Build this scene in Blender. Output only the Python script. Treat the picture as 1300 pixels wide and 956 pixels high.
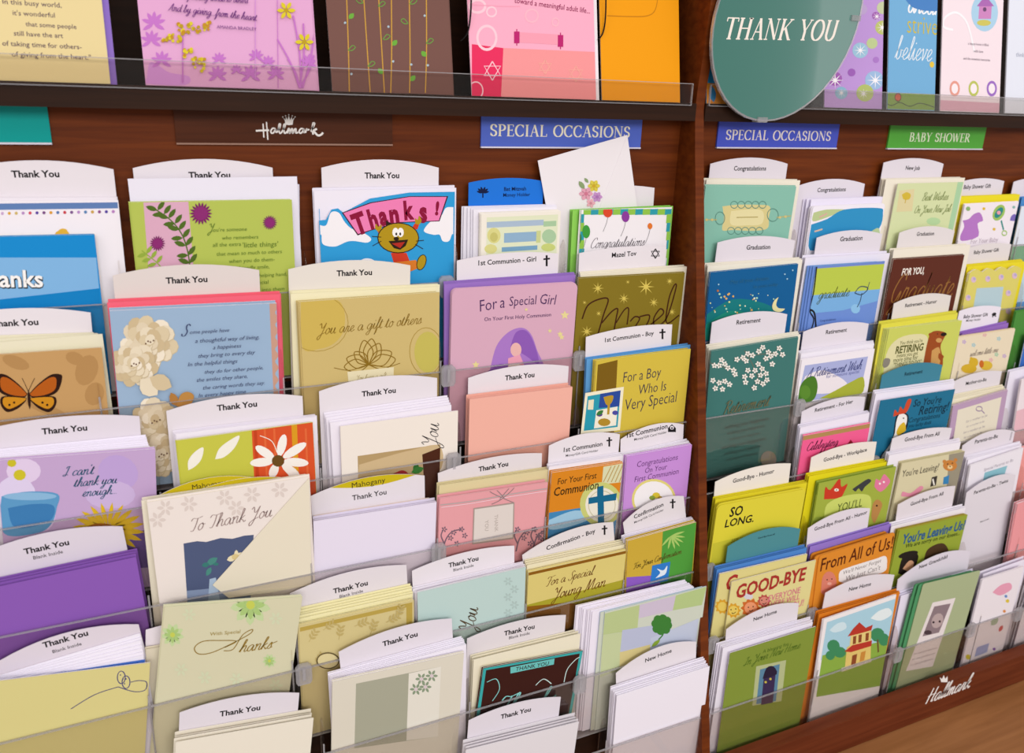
import bpy, math, random
from mathutils import Vector, Matrix
random.seed(7)
for o in list(bpy.data.objects): bpy.data.objects.remove(o, do_unlink=True)
scene = bpy.context.scene
col = scene.collection

# ---------------------------------------------------------------- camera
FPX = 1000.0; PPX, PPY = 650.0, 433.0          # focal length and principal point in a 1300 x 956 frame
EYE = Vector((0, 0, 1.5))
AX = Vector((2350, -233, FPX)).normalized()     # rack's long axis seen from the camera (x right, y down, z ahead)
AD = Vector((-115, 3140, FPX)); AD = (AD - AX * AD.dot(AX)).normalized()
AY = AX.cross(AD)
def cam2world(v): return Vector((AX.dot(v), AY.dot(v), -AD.dot(v)))
cam = bpy.data.objects.new('camera', bpy.data.cameras.new('camera'))
col.objects.link(cam); scene.camera = cam
cam.data.sensor_fit = 'HORIZONTAL'; cam.data.sensor_width = 36
cam.data.lens = FPX * 36 / 1300; cam.data.shift_y = -(478 - PPY) / 1300
cam.data.clip_start = 0.01
cam.data.dof.use_dof = True; cam.data.dof.focus_distance = .88; cam.data.dof.aperture_fstop = 6.3
r, u, b = cam2world(Vector((1, 0, 0))), cam2world(Vector((0, -1, 0))), cam2world(Vector((0, 0, -1)))
cam.matrix_world = Matrix(((r.x, u.x, b.x, EYE.x), (r.y, u.y, b.y, EYE.y), (r.z, u.z, b.z, EYE.z), (0, 0, 0, 1)))

# ---------------------------------------------------------------- light
world = bpy.data.worlds.new('world'); scene.world = world; world.use_nodes = True
world.node_tree.nodes['Background'].inputs[0].default_value = (1.0, 0.955, 0.95, 1)
world.node_tree.nodes['Background'].inputs[1].default_value = 0.78
def area(name, loc, target, sx, sy, power, colr=(1, .97, .94)):
    l = bpy.data.lights.new(name, 'AREA'); l.shape = 'RECTANGLE'; l.size = sx; l.size_y = sy
    l.energy = power; l.color = colr
    o = bpy.data.objects.new(name, l); col.objects.link(o); o.location = loc
    o.rotation_euler = (Vector(target) - Vector(loc)).to_track_quat('-Z', 'Y').to_euler(); return o
area('ceiling_light', (0.2, -3.6, 2.9), (0.25, 0.6, 1.1), 4.0, 1.2, 130)
area('ceiling_light', (1.5, -0.3, 3.0), (1.0, 0.6, 1.0), 0.7, 1.6, 9)
area('ceiling_light', (-1.4, -0.3, 3.0), (-0.2, 0.6, 1.0), 0.7, 1.6, 9)
vs = scene.view_settings
vs.view_transform = 'Standard'; vs.look = 'None'; vs.exposure = -0.3; vs.gamma = 1.0; vs.use_curve_mapping = False

# ---------------------------------------------------------------- materials
def lin(h):
    h = h.lstrip('#'); out = []
    for i in (0, 2, 4):
        c = int(h[i:i+2], 16) / 255
        out.append(c / 12.92 if c <= .04045 else ((c + .055) / 1.055) ** 2.4)
    return (*out, 1)
MATS = {}
def mat(hexc, rough=.55, metal=0, spec=.12):
    key = (hexc, rough, metal)
    if key in MATS: return MATS[key]
    m = bpy.data.materials.new('paper_' + hexc.strip('#')); m.use_nodes = True
    p = m.node_tree.nodes['Principled BSDF']
    p.inputs['Base Color'].default_value = lin(hexc); p.inputs['Roughness'].default_value = rough
    p.inputs['Metallic'].default_value = metal; p.inputs['Specular IOR Level'].default_value = spec
    MATS[key] = m; return m
def wood(name, c1, c2, rough=.35):
    m = bpy.data.materials.new(name); m.use_nodes = True; nt = m.node_tree; p = nt.nodes['Principled BSDF']
    tc = nt.nodes.new('ShaderNodeTexCoord'); mp = nt.nodes.new('ShaderNodeMapping')
    mp.inputs['Scale'].default_value = (3, 40, 60)
    nz = nt.nodes.new('ShaderNodeTexNoise'); nz.inputs['Scale'].default_value = 2.2; nz.inputs['Detail'].default_value = 6
    nz.inputs['Distortion'].default_value = .4
    cr = nt.nodes.new('ShaderNodeValToRGB'); cr.color_ramp.elements[0].position = .3; cr.color_ramp.elements[1].position = .72
    cr.color_ramp.elements[0].color = lin(c1); cr.color_ramp.elements[1].color = lin(c2)
    bp = nt.nodes.new('ShaderNodeBump'); bp.inputs['Strength'].default_value = .05
    L = nt.links.new
    L(tc.outputs['Object'], mp.inputs[0]); L(mp.outputs[0], nz.inputs['Vector']); L(nz.outputs['Fac'], cr.inputs[0])
    L(cr.outputs[0], p.inputs['Base Color']); L(nz.outputs['Fac'], bp.inputs['Height']); L(bp.outputs[0], p.inputs['Normal'])
    p.inputs['Roughness'].default_value = rough; p.inputs['Specular IOR Level'].default_value = .12
    return m
def clear(name, tint, gloss=.07, rough=.08, opac=0.0, ocol='#ffffff', k=1.0):
    m = bpy.data.materials.new(name); m.use_nodes = True; nt = m.node_tree; N = nt.nodes
    N.remove(N['Principled BSDF']); out = N['Material Output']
    t = N.new('ShaderNodeBsdfTransparent'); t.inputs[0].default_value = lin(tint)
    g = N.new('ShaderNodeBsdfGlossy'); g.inputs['Roughness'].default_value = rough
    fr = N.new('ShaderNodeFresnel'); fr.inputs[0].default_value = 1.45
    mx = N.new('ShaderNodeMixShader'); L = nt.links.new
    mu = N.new('ShaderNodeMath'); mu.operation = 'MULTIPLY'; mu.inputs[1].default_value = k; L(fr.outputs[0], mu.inputs[0])
    L(mu.outputs[0], mx.inputs[0]); L(t.outputs[0], mx.inputs[1]); L(g.outputs[0], mx.inputs[2])
    if opac:
        d = N.new('ShaderNodeBsdfPrincipled'); d.inputs['Base Color'].default_value = lin(ocol); d.inputs['Roughness'].default_value = .25
        m2 = N.new('ShaderNodeMixShader'); m2.inputs[0].default_value = opac
        L(mx.outputs[0], m2.inputs[1]); L(d.outputs[0], m2.inputs[2]); L(m2.outputs[0], out.inputs[0])
    else: L(mx.outputs[0], out.inputs[0])
    return m
WOOD = wood('red_brown_wood', '#56240a', '#743610', .5)
DARK = wood('dark_wood', '#26140a', '#321b0e', .5)
RAILW = wood('rail_wood', '#5c2814', '#74381f', .5)
ACRYL = clear('clear_acrylic', '#f8f6f4', opac=.004, k=.2)
ACRE = clear('acrylic_edge', '#e4e4e6', opac=.24, ocol='#f2eef2', k=.5)

# ---------------------------------------------------------------- mesh helpers
def obj(name, me, parent=None):
    o = bpy.data.objects.new(name, me); col.objects.link(o)
    if parent: o.parent = parent
    return o
def empty(name, loc=(0, 0, 0)):
    o = bpy.data.objects.new(name, None); col.objects.link(o); o.location = loc; o.empty_display_size = .05; return o
def tag_it(o, label, cat, group=None, kind=None):
    if label: o['label'] = label
    if cat: o['category'] = cat
    if group: o['group'] = group
    if kind: o['kind'] = kind
    return o
class MB:
    def __init__(s): s.v = []; s.f = []; s.m = []; s.mats = []
    def mi(s, m):
        if m not in s.mats: s.mats.append(m)
        return s.mats.index(m)
    def add(s, vs, fs, m):
        n = len(s.v); s.v += [tuple(v) for v in vs]; k = s.mi(m)
        for f in fs: s.f.append([i + n for i in f]); s.m.append(k)
    def box(s, x0, x1, y0, y1, z0, z1, m):
        s.add([(x, y, z) for z in (z0, z1) for y in (y0, y1) for x in (x0, x1)],
              [(0, 2, 3, 1), (4, 5, 7, 6), (0, 1, 5, 4), (2, 6, 7, 3), (0, 4, 6, 2), (1, 3, 7, 5)], m)
    def prism(s, pts, y0, y1, m):              # outline in x, z; thickness along y
        n = len(pts); vs = [(p[0], y0, p[1]) for p in pts] + [(p[0], y1, p[1]) for p in pts]
        s.add(vs, [list(range(n)), list(range(2 * n - 1, n - 1, -1))] + [(i, i + n, (i + 1) % n + n, (i + 1) % n) for i in range(n)], m)
    def prismx(s, pts, x0, x1, m):             # outline in y, z; thickness along x
        n = len(pts); vs = [(x0, p[0], p[1]) for p in pts] + [(x1, p[0], p[1]) for p in pts]
        s.add(vs, [list(range(n)), list(range(2 * n - 1, n - 1, -1))] + [(i, i + n, (i + 1) % n + n, (i + 1) % n) for i in range(n)], m)
    def mesh(s, name):
        me = bpy.data.meshes.new(name); me.from_pydata(s.v, [], s.f)
        for m in s.mats: me.materials.append(m)
        me.polygons.foreach_set('material_index', s.m); me.update(); return me

def catmull(pts, n=6):
    if len(pts) < 3: return [tuple(p) for p in pts]
    out = []; P = [pts[0]] + list(pts) + [pts[-1]]
    for i in range(1, len(P) - 2):
        a, b_, c, d = P[i-1], P[i], P[i+1], P[i+2]
        for j in range(n):
            t = j / n
            out.append(tuple(.5 * (2 * b_[k] + (c[k] - a[k]) * t + (2 * a[k] - 5 * b_[k] + 4 * c[k] - d[k]) * t * t + (3 * b_[k] - a[k] - 3 * c[k] + d[k]) * t ** 3) for k in (0, 1)))
    out.append(tuple(pts[-1])); return out
def ribbon(pts, w):
    """flat strip along pts; w a number or a function of the unit direction. returns verts2d, faces"""
    n = len(pts); L = []; R = []
    for i, p in enumerate(pts):
        a = pts[max(0, i - 1)]; c = pts[min(n - 1, i + 1)]
        dx, dy = c[0] - a[0], c[1] - a[1]; l = math.hypot(dx, dy) or 1; dx /= l; dy /= l
        ww = (w(dx, dy) if callable(w) else w) / 2
        L.append((p[0] - dy * ww, p[1] + dx * ww)); R.append((p[0] + dy * ww, p[1] - dx * ww))
    return L + R, [(i, i + n, i + n + 1, i + 1) for i in range(n - 1)]

# ---------------------------------------------------------------- lettering: handwritten (script) and serif strokes, plus the built-in face
SCRIPT = {
'a': (1.0, [[(.75,.85),(.45,1),(.15,.7),(.1,.3),(.3,0),(.55,.15),(.75,.85),(.75,.3),(.85,0),(1.05,.2)]]),
'b': (.85, [[(0,.1),(.3,1.2),(.4,1.9),(.25,1.9),(.2,1),(.2,.2),(.4,0),(.65,.3),(.6,.75),(.5,.8),(.9,.75)]]),
'c': (.75, [[(.7,.8),(.5,1),(.2,.75),(.12,.35),(.3,0),(.6,.1),(.8,.3)]]),
'd': (1.0, [[(.75,.8),(.45,1),(.15,.7),(.1,.3),(.3,0),(.55,.15),(.78,1),(.85,1.9),(.78,.4),(.88,0),(1.05,.2)]]),
'e': (.75, [[(0,.2),(.4,.45),(.6,.8),(.4,1),(.18,.7),(.15,.3),(.35,0),(.6,.1),(.8,.3)]]),
'f': (.6, [[(0,.1),(.35,1),(.55,1.8),(.4,1.95),(.3,1.2),(.2,-.6),(.1,-.95),(.3,-.6),(.4,.1),(.65,.3)]]),
'g': (.95, [[(.75,.85),(.45,1),(.15,.7),(.1,.3),(.3,.05),(.55,.2),(.78,.9),(.7,-.3),(.45,-.9),(.15,-.7),(.5,-.2),(1.0,.2)]]),
'h': (.95, [[(0,.1),(.35,1.2),(.45,1.85),(.28,1.9),(.2,1),(.15,0)],[(.15,.2),(.35,.8),(.6,1),(.7,.7),(.65,.2),(.8,0),(1,.2)]]),
'i': (.5, [[(0,.2),(.25,1),(.22,.3),(.35,0),(.55,.2)],[(.27,1.35),(.3,1.48)]]),
'j': (.5, [[(0,.2),(.25,1),(.2,-.3),(.05,-.9),(-.15,-.7),(.2,-.2),(.55,.2)],[(.27,1.35),(.3,1.48)]]),
'k': (.85, [[(0,.1),(.35,1.2),(.45,1.85),(.28,1.9),(.2,1),(.15,0)],[(.65,.95),(.25,.5),(.5,.3),(.7,0),(.9,.2)]]),
'l': (.5, [[(0,.1),(.35,1.2),(.42,1.85),(.27,1.9),(.2,1),(.22,.2),(.35,0),(.55,.2)]]),
'm': (1.2, [[(0,.8),(.15,1),(.15,0)],[(.15,.5),(.4,1),(.5,.8),(.5,0)],[(.5,.5),(.75,1),(.87,.8),(.85,.2),(1,0),(1.2,.2)]]),
'n': (.9, [[(0,.8),(.15,1),(.15,0)],[(.15,.5),(.4,.95),(.6,1),(.65,.7),(.62,.2),(.75,0),(.95,.2)]]),
'o': (.8, [[(.5,1),(.2,.8),(.1,.35),(.3,0),(.6,.25),(.65,.75),(.5,1),(.55,.8),(.9,.8)]]),
'p': (.8, [[(0,.2),(.2,1),(.1,-.9)],[(.15,.6),(.4,1),(.65,.8),(.6,.25),(.35,0),(.2,.15)]]),
'q': (.8, [[(.7,.85),(.4,1),(.1,.5),(.3,0),(.6,.3),(.7,.9),(.6,-.9)]]),
'r': (.7, [[(0,.2),(.2,1),(.3,.9),(.5,.95),(.45,.3),(.55,0),(.75,.2)]]),
's': (.65, [[(0,.1),(.35,1),(.45,.6),(.5,.2),(.3,0),(.1,.1)],[(.3,0),(.7,.25)]]),
't': (.55, [[(0,.1),(.3,1.5),(.2,.3),(.35,0),(.6,.2)],[(.05,1.05),(.55,1.12)]]),
'u': (.95, [[(0,.2),(.2,1),(.15,.3),(.3,0),(.55,.3),(.7,1),(.68,.3),(.8,0),(1,.2)]]),
'v': (.75, [[(0,.8),(.15,1),(.25,.5),(.3,0),(.55,.6),(.6,1),(.8,.85)]]),
'w': (1.1, [[(0,.8),(.15,1),(.2,.3),(.35,0),(.5,.4),(.58,.9),(.6,.3),(.75,0),(.95,.6),(.95,1),(1.15,.85)]]),
'x': (.75, [[(0,.8),(.2,1),(.4,.5),(.6,0),(.8,.2)],[(.7,1),(.1,0)]]),
'y': (.95, [[(0,.2),(.2,1),(.15,.3),(.3,.05),(.55,.3),(.7,1),(.6,-.3),(.35,-.9),(.1,-.7),(.5,-.2),(1,.2)]]),
'z': (.75, [[(.05,.85),(.25,1),(.6,.95),(.1,.1),(.35,.05),(.45,-.4),(.2,-.9),(.08,-.6),(.8,.2)]]),
'T': (1.0, [[(0,1.5),(.2,1.85),(.7,1.75),(1.3,1.95)],[(.75,1.8),(.7,.8),(.5,.05),(.2,.1)]]),
'Y': (1.15, [[(0,1.6),(.2,1.9),(.35,1.5),(.45,1.1),(.7,1.15),(1,1.9)],[(1,1.9),(.8,.8),(.5,-.5),(.2,-.8),(.1,-.4),(.5,0),(1.15,.3)]]),
'S': (1.0, [[(1,1.6),(.8,1.9),(.5,1.7),(.55,1.2),(.8,.7),(.6,.05),(.2,.05),(.1,.4)]]),
'F': (1.0, [[(0,1.5),(.2,1.85),(.7,1.75),(1.4,1.95)],[(.7,1.8),(.6,.8),(.4,.0),(.1,.1)],[(.3,.95),(1,1.05)]]),
'M': (1.7, [[(0,.1),(.2,0),(.5,1.9),(.6,.9),(.65,.1),(1.0,1.2),(1.25,1.9),(1.3,.9),(1.35,.1),(1.6,.1),(1.75,.3)]]),
'C': (1.05, [[(1,1.5),(.85,1.9),(.4,1.7),(.1,.9),(.2,.2),(.55,0),(.9,.15),(1.1,.4)]]),
'W': (1.5, [[(0,1.7),(.2,1.9),(.25,1),(.35,0),(.6,.7),(.85,1.6),(.9,.8),(1,0),(1.3,1),(1.5,1.9)]]),
'B': (1.0, [[(.35,1.8),(.3,.9),(.2,0)],[(0,1.5),(.4,1.9),(.85,1.7),(.75,1.15),(.4,1),(.85,.85),(.85,.3),(.5,0),(.1,.1)]]),
'R': (1.1, [[(.35,1.8),(.3,.9),(.2,0)],[(0,1.5),(.4,1.9),(.9,1.7),(.8,1.15),(.4,1),(.7,.6),(.9,.05),(1.15,.15)]]),
'G': (1.2, [[(1,1.5),(.85,1.9),(.4,1.7),(.1,.9),(.25,.2),(.6,.1),(.9,.8),(.9,.2),(.6,-.6),(.2,-.7),(.5,-.2),(1.2,.2)]]),
'I': (.75, [[(.1,1.5),(.3,1.85),(.7,1.8)],[(.5,1.85),(.4,.8),(.25,.05),(-.1,.1),(.1,.3),(.7,.2)]]),
'H': (1.3, [[(.3,1.9),(.25,1),(.15,0)],[(1,1.9),(.95,1),(.9,.1),(1.2,.2)],[(0,.9),(.5,1.05),(1.2,1)]]),
'O': (1.1, [[(.6,1.9),(.2,1.5),(.1,.6),(.4,0),(.85,.4),(.95,1.3),(.6,1.9)]]),
'N': (1.3, [[(0,.05),(.2,.2),(.4,1.9),(.7,1),(.95,.05),(1.1,1),(1.25,1.9)]]),
'J': (.8, [[(.2,1.6),(.5,1.9),(.65,1.7),(.5,.3),(.2,-.6),(0,-.3),(.8,.3)]]),
'A': (1.2, [[(0,0),(.3,.5),(.8,1.9),(.85,.9),(.9,.05),(1.15,.2)],[(.3,.7),(.9,.75)]]),
"'": (.25, [[(.1,1.9),(.05,1.6)]]), '.': (.35, [[(.1,.0),(.14,.1)]]), '-': (.6, [[(.1,.55),(.5,.6)]]), ' ': (.55, []), ',': (.3, [[(.12,.1),(.02,-.25)]]), '!': (.4, [[(.25,1.9),(.15,.5)],[(.1,.0),(.14,.1)]]),
}
def bowl(cx, cz, rx, rz, a0, a1, n=14):
    return [(cx + rx * math.cos(math.radians(a0 + (a1 - a0) * i / n)), cz + rz * math.sin(math.radians(a0 + (a1 - a0) * i / n))) for i in range(n + 1)]
TK, TN = .15, .055
def st(x0, y0, x1, y1, w): return ('l', [(x0, y0), (x1, y1)], w)
def sf(x, y, h=.13): return st(x - h, y, x + h, y, TN)
def cv(p): return ('c', p, None)
SERIF = {
'T': (.72, [st(.36,0,.36,1,TK), st(.02,.98,.70,.98,TN), st(.03,.98,.03,.82,TN), st(.69,.98,.69,.82,TN), sf(.36,.02)]),
'H': (.86, [st(.17,0,.17,1,TK), st(.69,0,.69,1,TK), st(.17,.52,.69,.52,TN), sf(.17,.02), sf(.17,.98), sf(.69,.02), sf(.69,.98)]),
'A': (.78, [st(.12,0,.38,1,TN), st(.66,0,.38,1.0,TK), st(.2,.36,.56,.36,TN), sf(.12,.02,.11), sf(.66,.02,.12)]),
'N': (.86, [st(.15,0,.15,1,TN), st(.70,0,.70,1,TN), st(.15,1,.70,.02,TK), sf(.15,.02,.11), sf(.12,.98,.1), sf(.70,.98,.11)]),
'K': (.80, [st(.17,0,.17,1,TK), st(.2,.42,.66,.98,TN), st(.34,.58,.70,.02,TK), sf(.17,.02), sf(.17,.98), sf(.64,.98,.12), sf(.72,.02,.1)]),
'Y': (.76, [st(.38,0,.38,.46,TK), st(.12,.98,.38,.44,TK), st(.66,.98,.38,.44,TN), sf(.38,.02), sf(.13,.98,.12), sf(.66,.98,.1)]),
'O': (.86, [cv(bowl(.43,.5,.35,.49,0,360,28))]),
'U': (.82, [cv([(.16,1),(.16,.4)] + bowl(.42,.33,.26,.32,180,360)[1:] + [(.68,.98)]), sf(.16,.98), sf(.68,.98,.11)]),
'S': (.58, [cv([(.48,.76)] + bowl(.29,.745,.19,.235,15,235,12) + bowl(.29,.255,.2,.235,55,-165,12)), st(.49,.92,.49,.72,TN), st(.08,.08,.08,.3,TN)]),
'P': (.64, [st(.17,0,.17,1,TK), cv([(.17,.98)] + bowl(.3,.73,.26,.25,90,-90,12) + [(.17,.48)]), sf(.17,.02), sf(.1,.98,.08)]),
'E': (.64, [st(.17,0,.17,1,TK), st(.05,.98,.55,.98,TN), st(.05,.02,.59,.02,TN), st(.17,.52,.46,.52,TN), st(.54,.98,.54,.8,TN), st(.58,.02,.58,.22,TN), st(.46,.6,.46,.44,TN)]),
'C': (.76, [cv(bowl(.42,.5,.34,.49,42,318,24)), st(.67,.98,.67,.72,TN), st(.68,.16,.68,.3,TN*.6)]),
'I': (.36, [st(.18,0,.18,1,TK), sf(.18,.02), sf(.18,.98)]),
'L': (.64, [st(.17,0,.17,1,TK), st(.05,.02,.59,.02,TN), st(.58,.02,.58,.24,TN), sf(.17,.98)]),
'B': (.68, [st(.17,0,.17,1,TK), cv([(.17,.98)] + bowl(.3,.755,.22,.225,90,-90,12) + [(.17,.53)]), cv([(.17,.53)] + bowl(.32,.275,.27,.255,90,-90,12) + [(.1,.02)]), sf(.1,.98,.08)]),
'W': (1.05, [st(.1,.98,.32,.02,TK), st(.32,.02,.52,.9,TN), st(.5,.98,.74,.02,TK), st(.74,.02,.95,.98,TN), sf(.1,.98,.11), sf(.94,.98,.1)]),
'R': (.74, [st(.17,0,.17,1,TK), cv([(.17,.98)] + bowl(.3,.74,.25,.24,90,-90,12) + [(.17,.5)]), st(.34,.5,.66,.02,TK), sf(.17,.02), sf(.1,.98,.08), sf(.68,.02,.08)]),
' ': (.4, []),
}
GLY = {}
def text_geo(s, face='sans', weight=0.0, shear=0.0):
    """2-D lettering: verts (x, z) with the baseline at 0 and left edge at 0, faces, width, cap height"""
    key = (s, face, weight, shear)
    if key in GLY: return GLY[key]
    V = []; F = []; sk = 0
    if face == 'script':
        x = 0
        nib = .11 + weight
        for ch in s:
            adv, strokes = SCRIPT.get(ch, SCRIPT['-'])
            for stx in strokes:
                pts = [(x + p[0] + (.32 + shear) * p[1], p[1]) for p in stx]
                v, f = ribbon(catmull(pts, 4), lambda dx, dy: nib * (.55 + .75 * abs(dy)))
                n = len(V); V += [(a_, b_, (len(F) % 7) * 5e-7 + (n // max(1, len(v)) % 3) * 3e-6) for a_, b_ in v]; F += [[i + n for i in q] for q in f]
            x += adv
        cap = 1.9
    elif face == 'serif':
        x = 0
        for ch in s:
            adv, strokes = SERIF[ch]
            for kind, pts, w in strokes:
                pts = [(x + p[0] + shear * p[1], p[1]) for p in pts]
                v, f = ribbon(pts, (lambda dx, dy: TN + (TK - TN) * min(1, abs(dy) * 1.15)) if kind == 'c' else w)
                n = len(V); sk = (sk + 1) % 5; V += [(a_, b_, sk * 3e-6) for a_, b_ in v]; F += [[i + n for i in q] for q in f]
            x += adv + .03
        cap = 1.0
    else:
        cu = bpy.data.curves.new('t', 'FONT'); cu.body = s; cu.size = 1; cu.resolution_u = 2; cu.shear = shear; cu.offset = weight
        cu.dimensions = '2D'; cu.fill_mode = 'FRONT'
        ob = bpy.data.objects.new('t', cu); col.objects.link(ob)
        dg = bpy.context.evaluated_depsgraph_get(); ev = ob.evaluated_get(dg); me = ev.to_mesh()
        V = [(v.co.x, v.co.y) for v in me.vertices]; F = [list(p.vertices) for p in me.polygons]
        ev.to_mesh_clear(); bpy.data.objects.remove(ob); bpy.data.curves.remove(cu)
        cap = .73
    x0 = min(v[0] for v in V); x1 = max(v[0] for v in V)
    GLY[key] = ([(v[0] - x0, v[1], v[2] if len(v) > 2 else 0) for v in V], F, x1 - x0, cap); return GLY[key]

# ---------------------------------------------------------------- rack geometry (metres, z relative to the eye)
def tier_y(k): return .795 - .0235 * (k - 1)           # plane of the tags at the back of tier k
def lip_z(k): return -.197 - .0922 * (k - 1)            # top of the clear lip of tier k
LIPH = .088
def floor_z(k): return lip_z(k) - LIPH
def lip_y(k): return tier_y(k + 1) + .0035
def ray(x, y): return cam2world(Vector((x - PPX, y - PPY, FPX)))

class Frame:
    """a flat thing standing in tier k: its top edge runs from photo point (x0,y0) to (x1,y1), d in front of the tag plane"""
    def __init__(s, y, q, tilt=0, bottom=None, H=None):
        t = math.radians(tilt)
        s.n = Vector((0, -math.cos(t), -math.sin(t)))
        d0 = ray(q[0], q[1]); s.p0 = d0 * (y / d0.y)
        p1 = s.hit(q[2], q[3]); s.ex = (p1 - s.p0); s.W = s.ex.length; s.ex.normalize()
        s.ey = -s.n; s.ez = s.ex.cross(s.ey)
        if H is None: H = (min(s.p0.z, p1.z) - bottom) / s.ez.z - .0005
        s.H = H
        s.o = s.p0 + s.ex * (s.W / 2) - s.ez * H
    def hit(s, x, y):
        d = ray(x, y); return d * (s.p0.dot(s.n) / d.dot(s.n))
    def loc(s, x, y):
        p = s.hit(x, y) - s.o; return (p.dot(s.ex), p.dot(s.ez))
    def matrix(s, dx=0, dy=0, dz=0, rot=0):
        o = s.o + EYE + s.ex * dx + s.ey * dy + s.ez * dz
        m = Matrix(((s.ex.x, s.ey.x, s.ez.x, o.x), (s.ex.y, s.ey.y, s.ez.y, o.y), (s.ex.z, s.ey.z, s.ez.z, o.z), (0, 0, 0, 1)))
        return m @ Matrix.Rotation(rot, 4, 'Y') if rot else m

class Art:
    """flat print on a thing's face; points are photo pixels carried onto that face"""
    def __init__(s, owner, fr): s.owner = owner; s.fr = fr; s.lay = 0; s.mb = None; s.name = None; s.clip = True; s.each = False
    def part(s, name, each=False, clip=True): s.flush(); s.name = name; s.mb = MB(); s.each = each; s.clip = clip; return s
    def next(s):
        if s.mb and s.mb.v: s.part(s.name, s.each, s.clip)
    def flush(s):
        if s.mb and s.mb.v: obj(s.name, s.mb.mesh(s.name), s.owner)
        s.mb = None
    def _y(s): s.lay += 1; return -.00005 - .000012 * s.lay
    def put(s, V, F, c):
        if s.mb is None: s.part('print')
        if s.each and s.mb.v: s.part(s.name, True, s.clip)
        y = s._y(); m = c if not isinstance(c, str) else mat(c)
        if s.clip:
            V2 = []; F2 = []; W, H = s.fr.W / 2 - .0002, s.fr.H - .0002
            if all(-W <= v[0] <= W and 0 <= v[1] <= H for v in V): V2, F2 = V, F
            else:
                for f in F:
                    P = [V[i] for i in f]
                    for ax, lim, sg in ((0, W, 1), (0, -W, -1), (1, H, 1), (1, 0, -1)):
                        Q = []
                        for i, p in enumerate(P):
                            q = P[i - 1]; a, b_ = sg * (q[ax] - lim), sg * (p[ax] - lim)
                            if (a < 0) != (b_ < 0):
                                t = a / (a - b_); Q.append((q[0] + (p[0] - q[0]) * t, q[1] + (p[1] - q[1]) * t) + tuple(q[2:]))
                            if b_ <= 0: Q.append(p)
                        P = Q
                        if len(P) < 3: break
                    if len(P) >= 3: F2.append(list(range(len(V2), len(V2) + len(P)))); V2 += P
            V, F = V2, F2
            if not F: return
        s.mb.add([(v[0], y - (v[2] if len(v) > 2 else 0), v[1]) for v in V], F, m)
    def L(s, x, y): return s.fr.loc(x, y)
    def poly(s, pts, c):
        V = [s.L(*p) for p in pts]; s.put(V, [list(range(len(V)))], c)
    def smooth(s, pts, c, n=5):
        P = catmull(list(pts) + [pts[0]], n)[:-1]; s.poly(P, c)
    def rect(s, x0, y0, x1, y1, c):
        a, b_ = s.L(x0, y0), s.L(x1, y1); s.put([(a[0], a[1]), (b_[0], a[1]), (b_[0], b_[1]), (a[0], b_[1])], [[0, 1, 2, 3]], c)
    def nrect(s, u0, v0, u1, v1, c):            # in fractions of the face, v down from the top
        W, H = s.fr.W, s.fr.H
        x0, x1 = (u0 - .5) * W, (u1 - .5) * W; z0, z1 = (1 - v0) * H, (1 - v1) * H
        s.put([(x0, z0), (x1, z0), (x1, z1), (x0, z1)], [[0, 1, 2, 3]], c)
    def ell(s, cx, cy, rx, ry, c, n=16, rot=0):
        k, q = math.cos(math.radians(rot)), math.sin(math.radians(rot))
        s.poly([(cx + rx * math.cos(t) * k - ry * math.sin(t) * q, cy + rx * math.cos(t) * q + ry * math.sin(t) * k) for t in [2 * math.pi * i / n for i in range(n)]], c)
    def ring(s, cx, cy, rx, ry, w, c, n=24):
        s.line([(cx + rx * math.cos(2 * math.pi * i / n), cy + ry * math.sin(2 * math.pi * i / n)) for i in range(n + 1)], w, c, False)
    def line(s, pts, w, c, smooth=True):
        P = [s.L(*p) for p in (catmull(pts, 5) if smooth else pts)]
        a, b_ = s.L(*pts[0]), s.L(pts[0][0] + 1, pts[0][1]); sc = math.hypot(b_[0] - a[0], b_[1] - a[1])
        v, f = ribbon(P, w * sc); s.put(v, f, c)
    def leaf(s, x0, y0, x1, y1, w, c):
        dx, dy = x1 - x0, y1 - y0
        P = [(x0 + dx * t - dy * w * h, y0 + dy * t + dx * w * h) for t, h in ((0, 0), (.25, .38), (.5, .5), (.78, .36), (1, 0), (.78, -.36), (.5, -.5), (.25, -.38))]
        s.poly(P, c)
    def flower(s, cx, cy, r, n, w, c, cc=None, cr=.3, a0=0, sq=1.0):
        for i in range(n):
            a = a0 + 2 * math.pi * i / n
            s.leaf(cx + r * .15 * math.cos(a), cy + r * .15 * math.sin(a) * sq, cx + r * math.cos(a), cy + r * math.sin(a) * sq, w, c); s.lay -= 1
        s.lay += 1
        if cc: s.ell(cx, cy, r * cr, r * cr * sq, cc, 10)
    def text(s, t, cx, cy, w, c='#221d22', face='sans', weight=0.0, shear=0.0, ys=1.0, rot=0.0):
        """centred on photo point (cx,cy), w pixels wide"""
        V, F, TW, cap = text_geo(t, face, weight, shear)
        a, b_ = s.L(cx - w / 2, cy), s.L(cx + w / 2, cy); sc = math.hypot(b_[0] - a[0], b_[1] - a[1]) / TW
        o = s.L(cx, cy); k, q = math.cos(math.radians(rot)), math.sin(math.radians(rot))
        P = [((v[0] - TW / 2) * sc, (v[1] - cap / 2) * sc * ys, v[2]) for v in V]
        s.put([(o[0] + p[0] * k - p[1] * q, o[1] + p[0] * q + p[1] * k, p[2]) for p in P], F, c)
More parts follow.
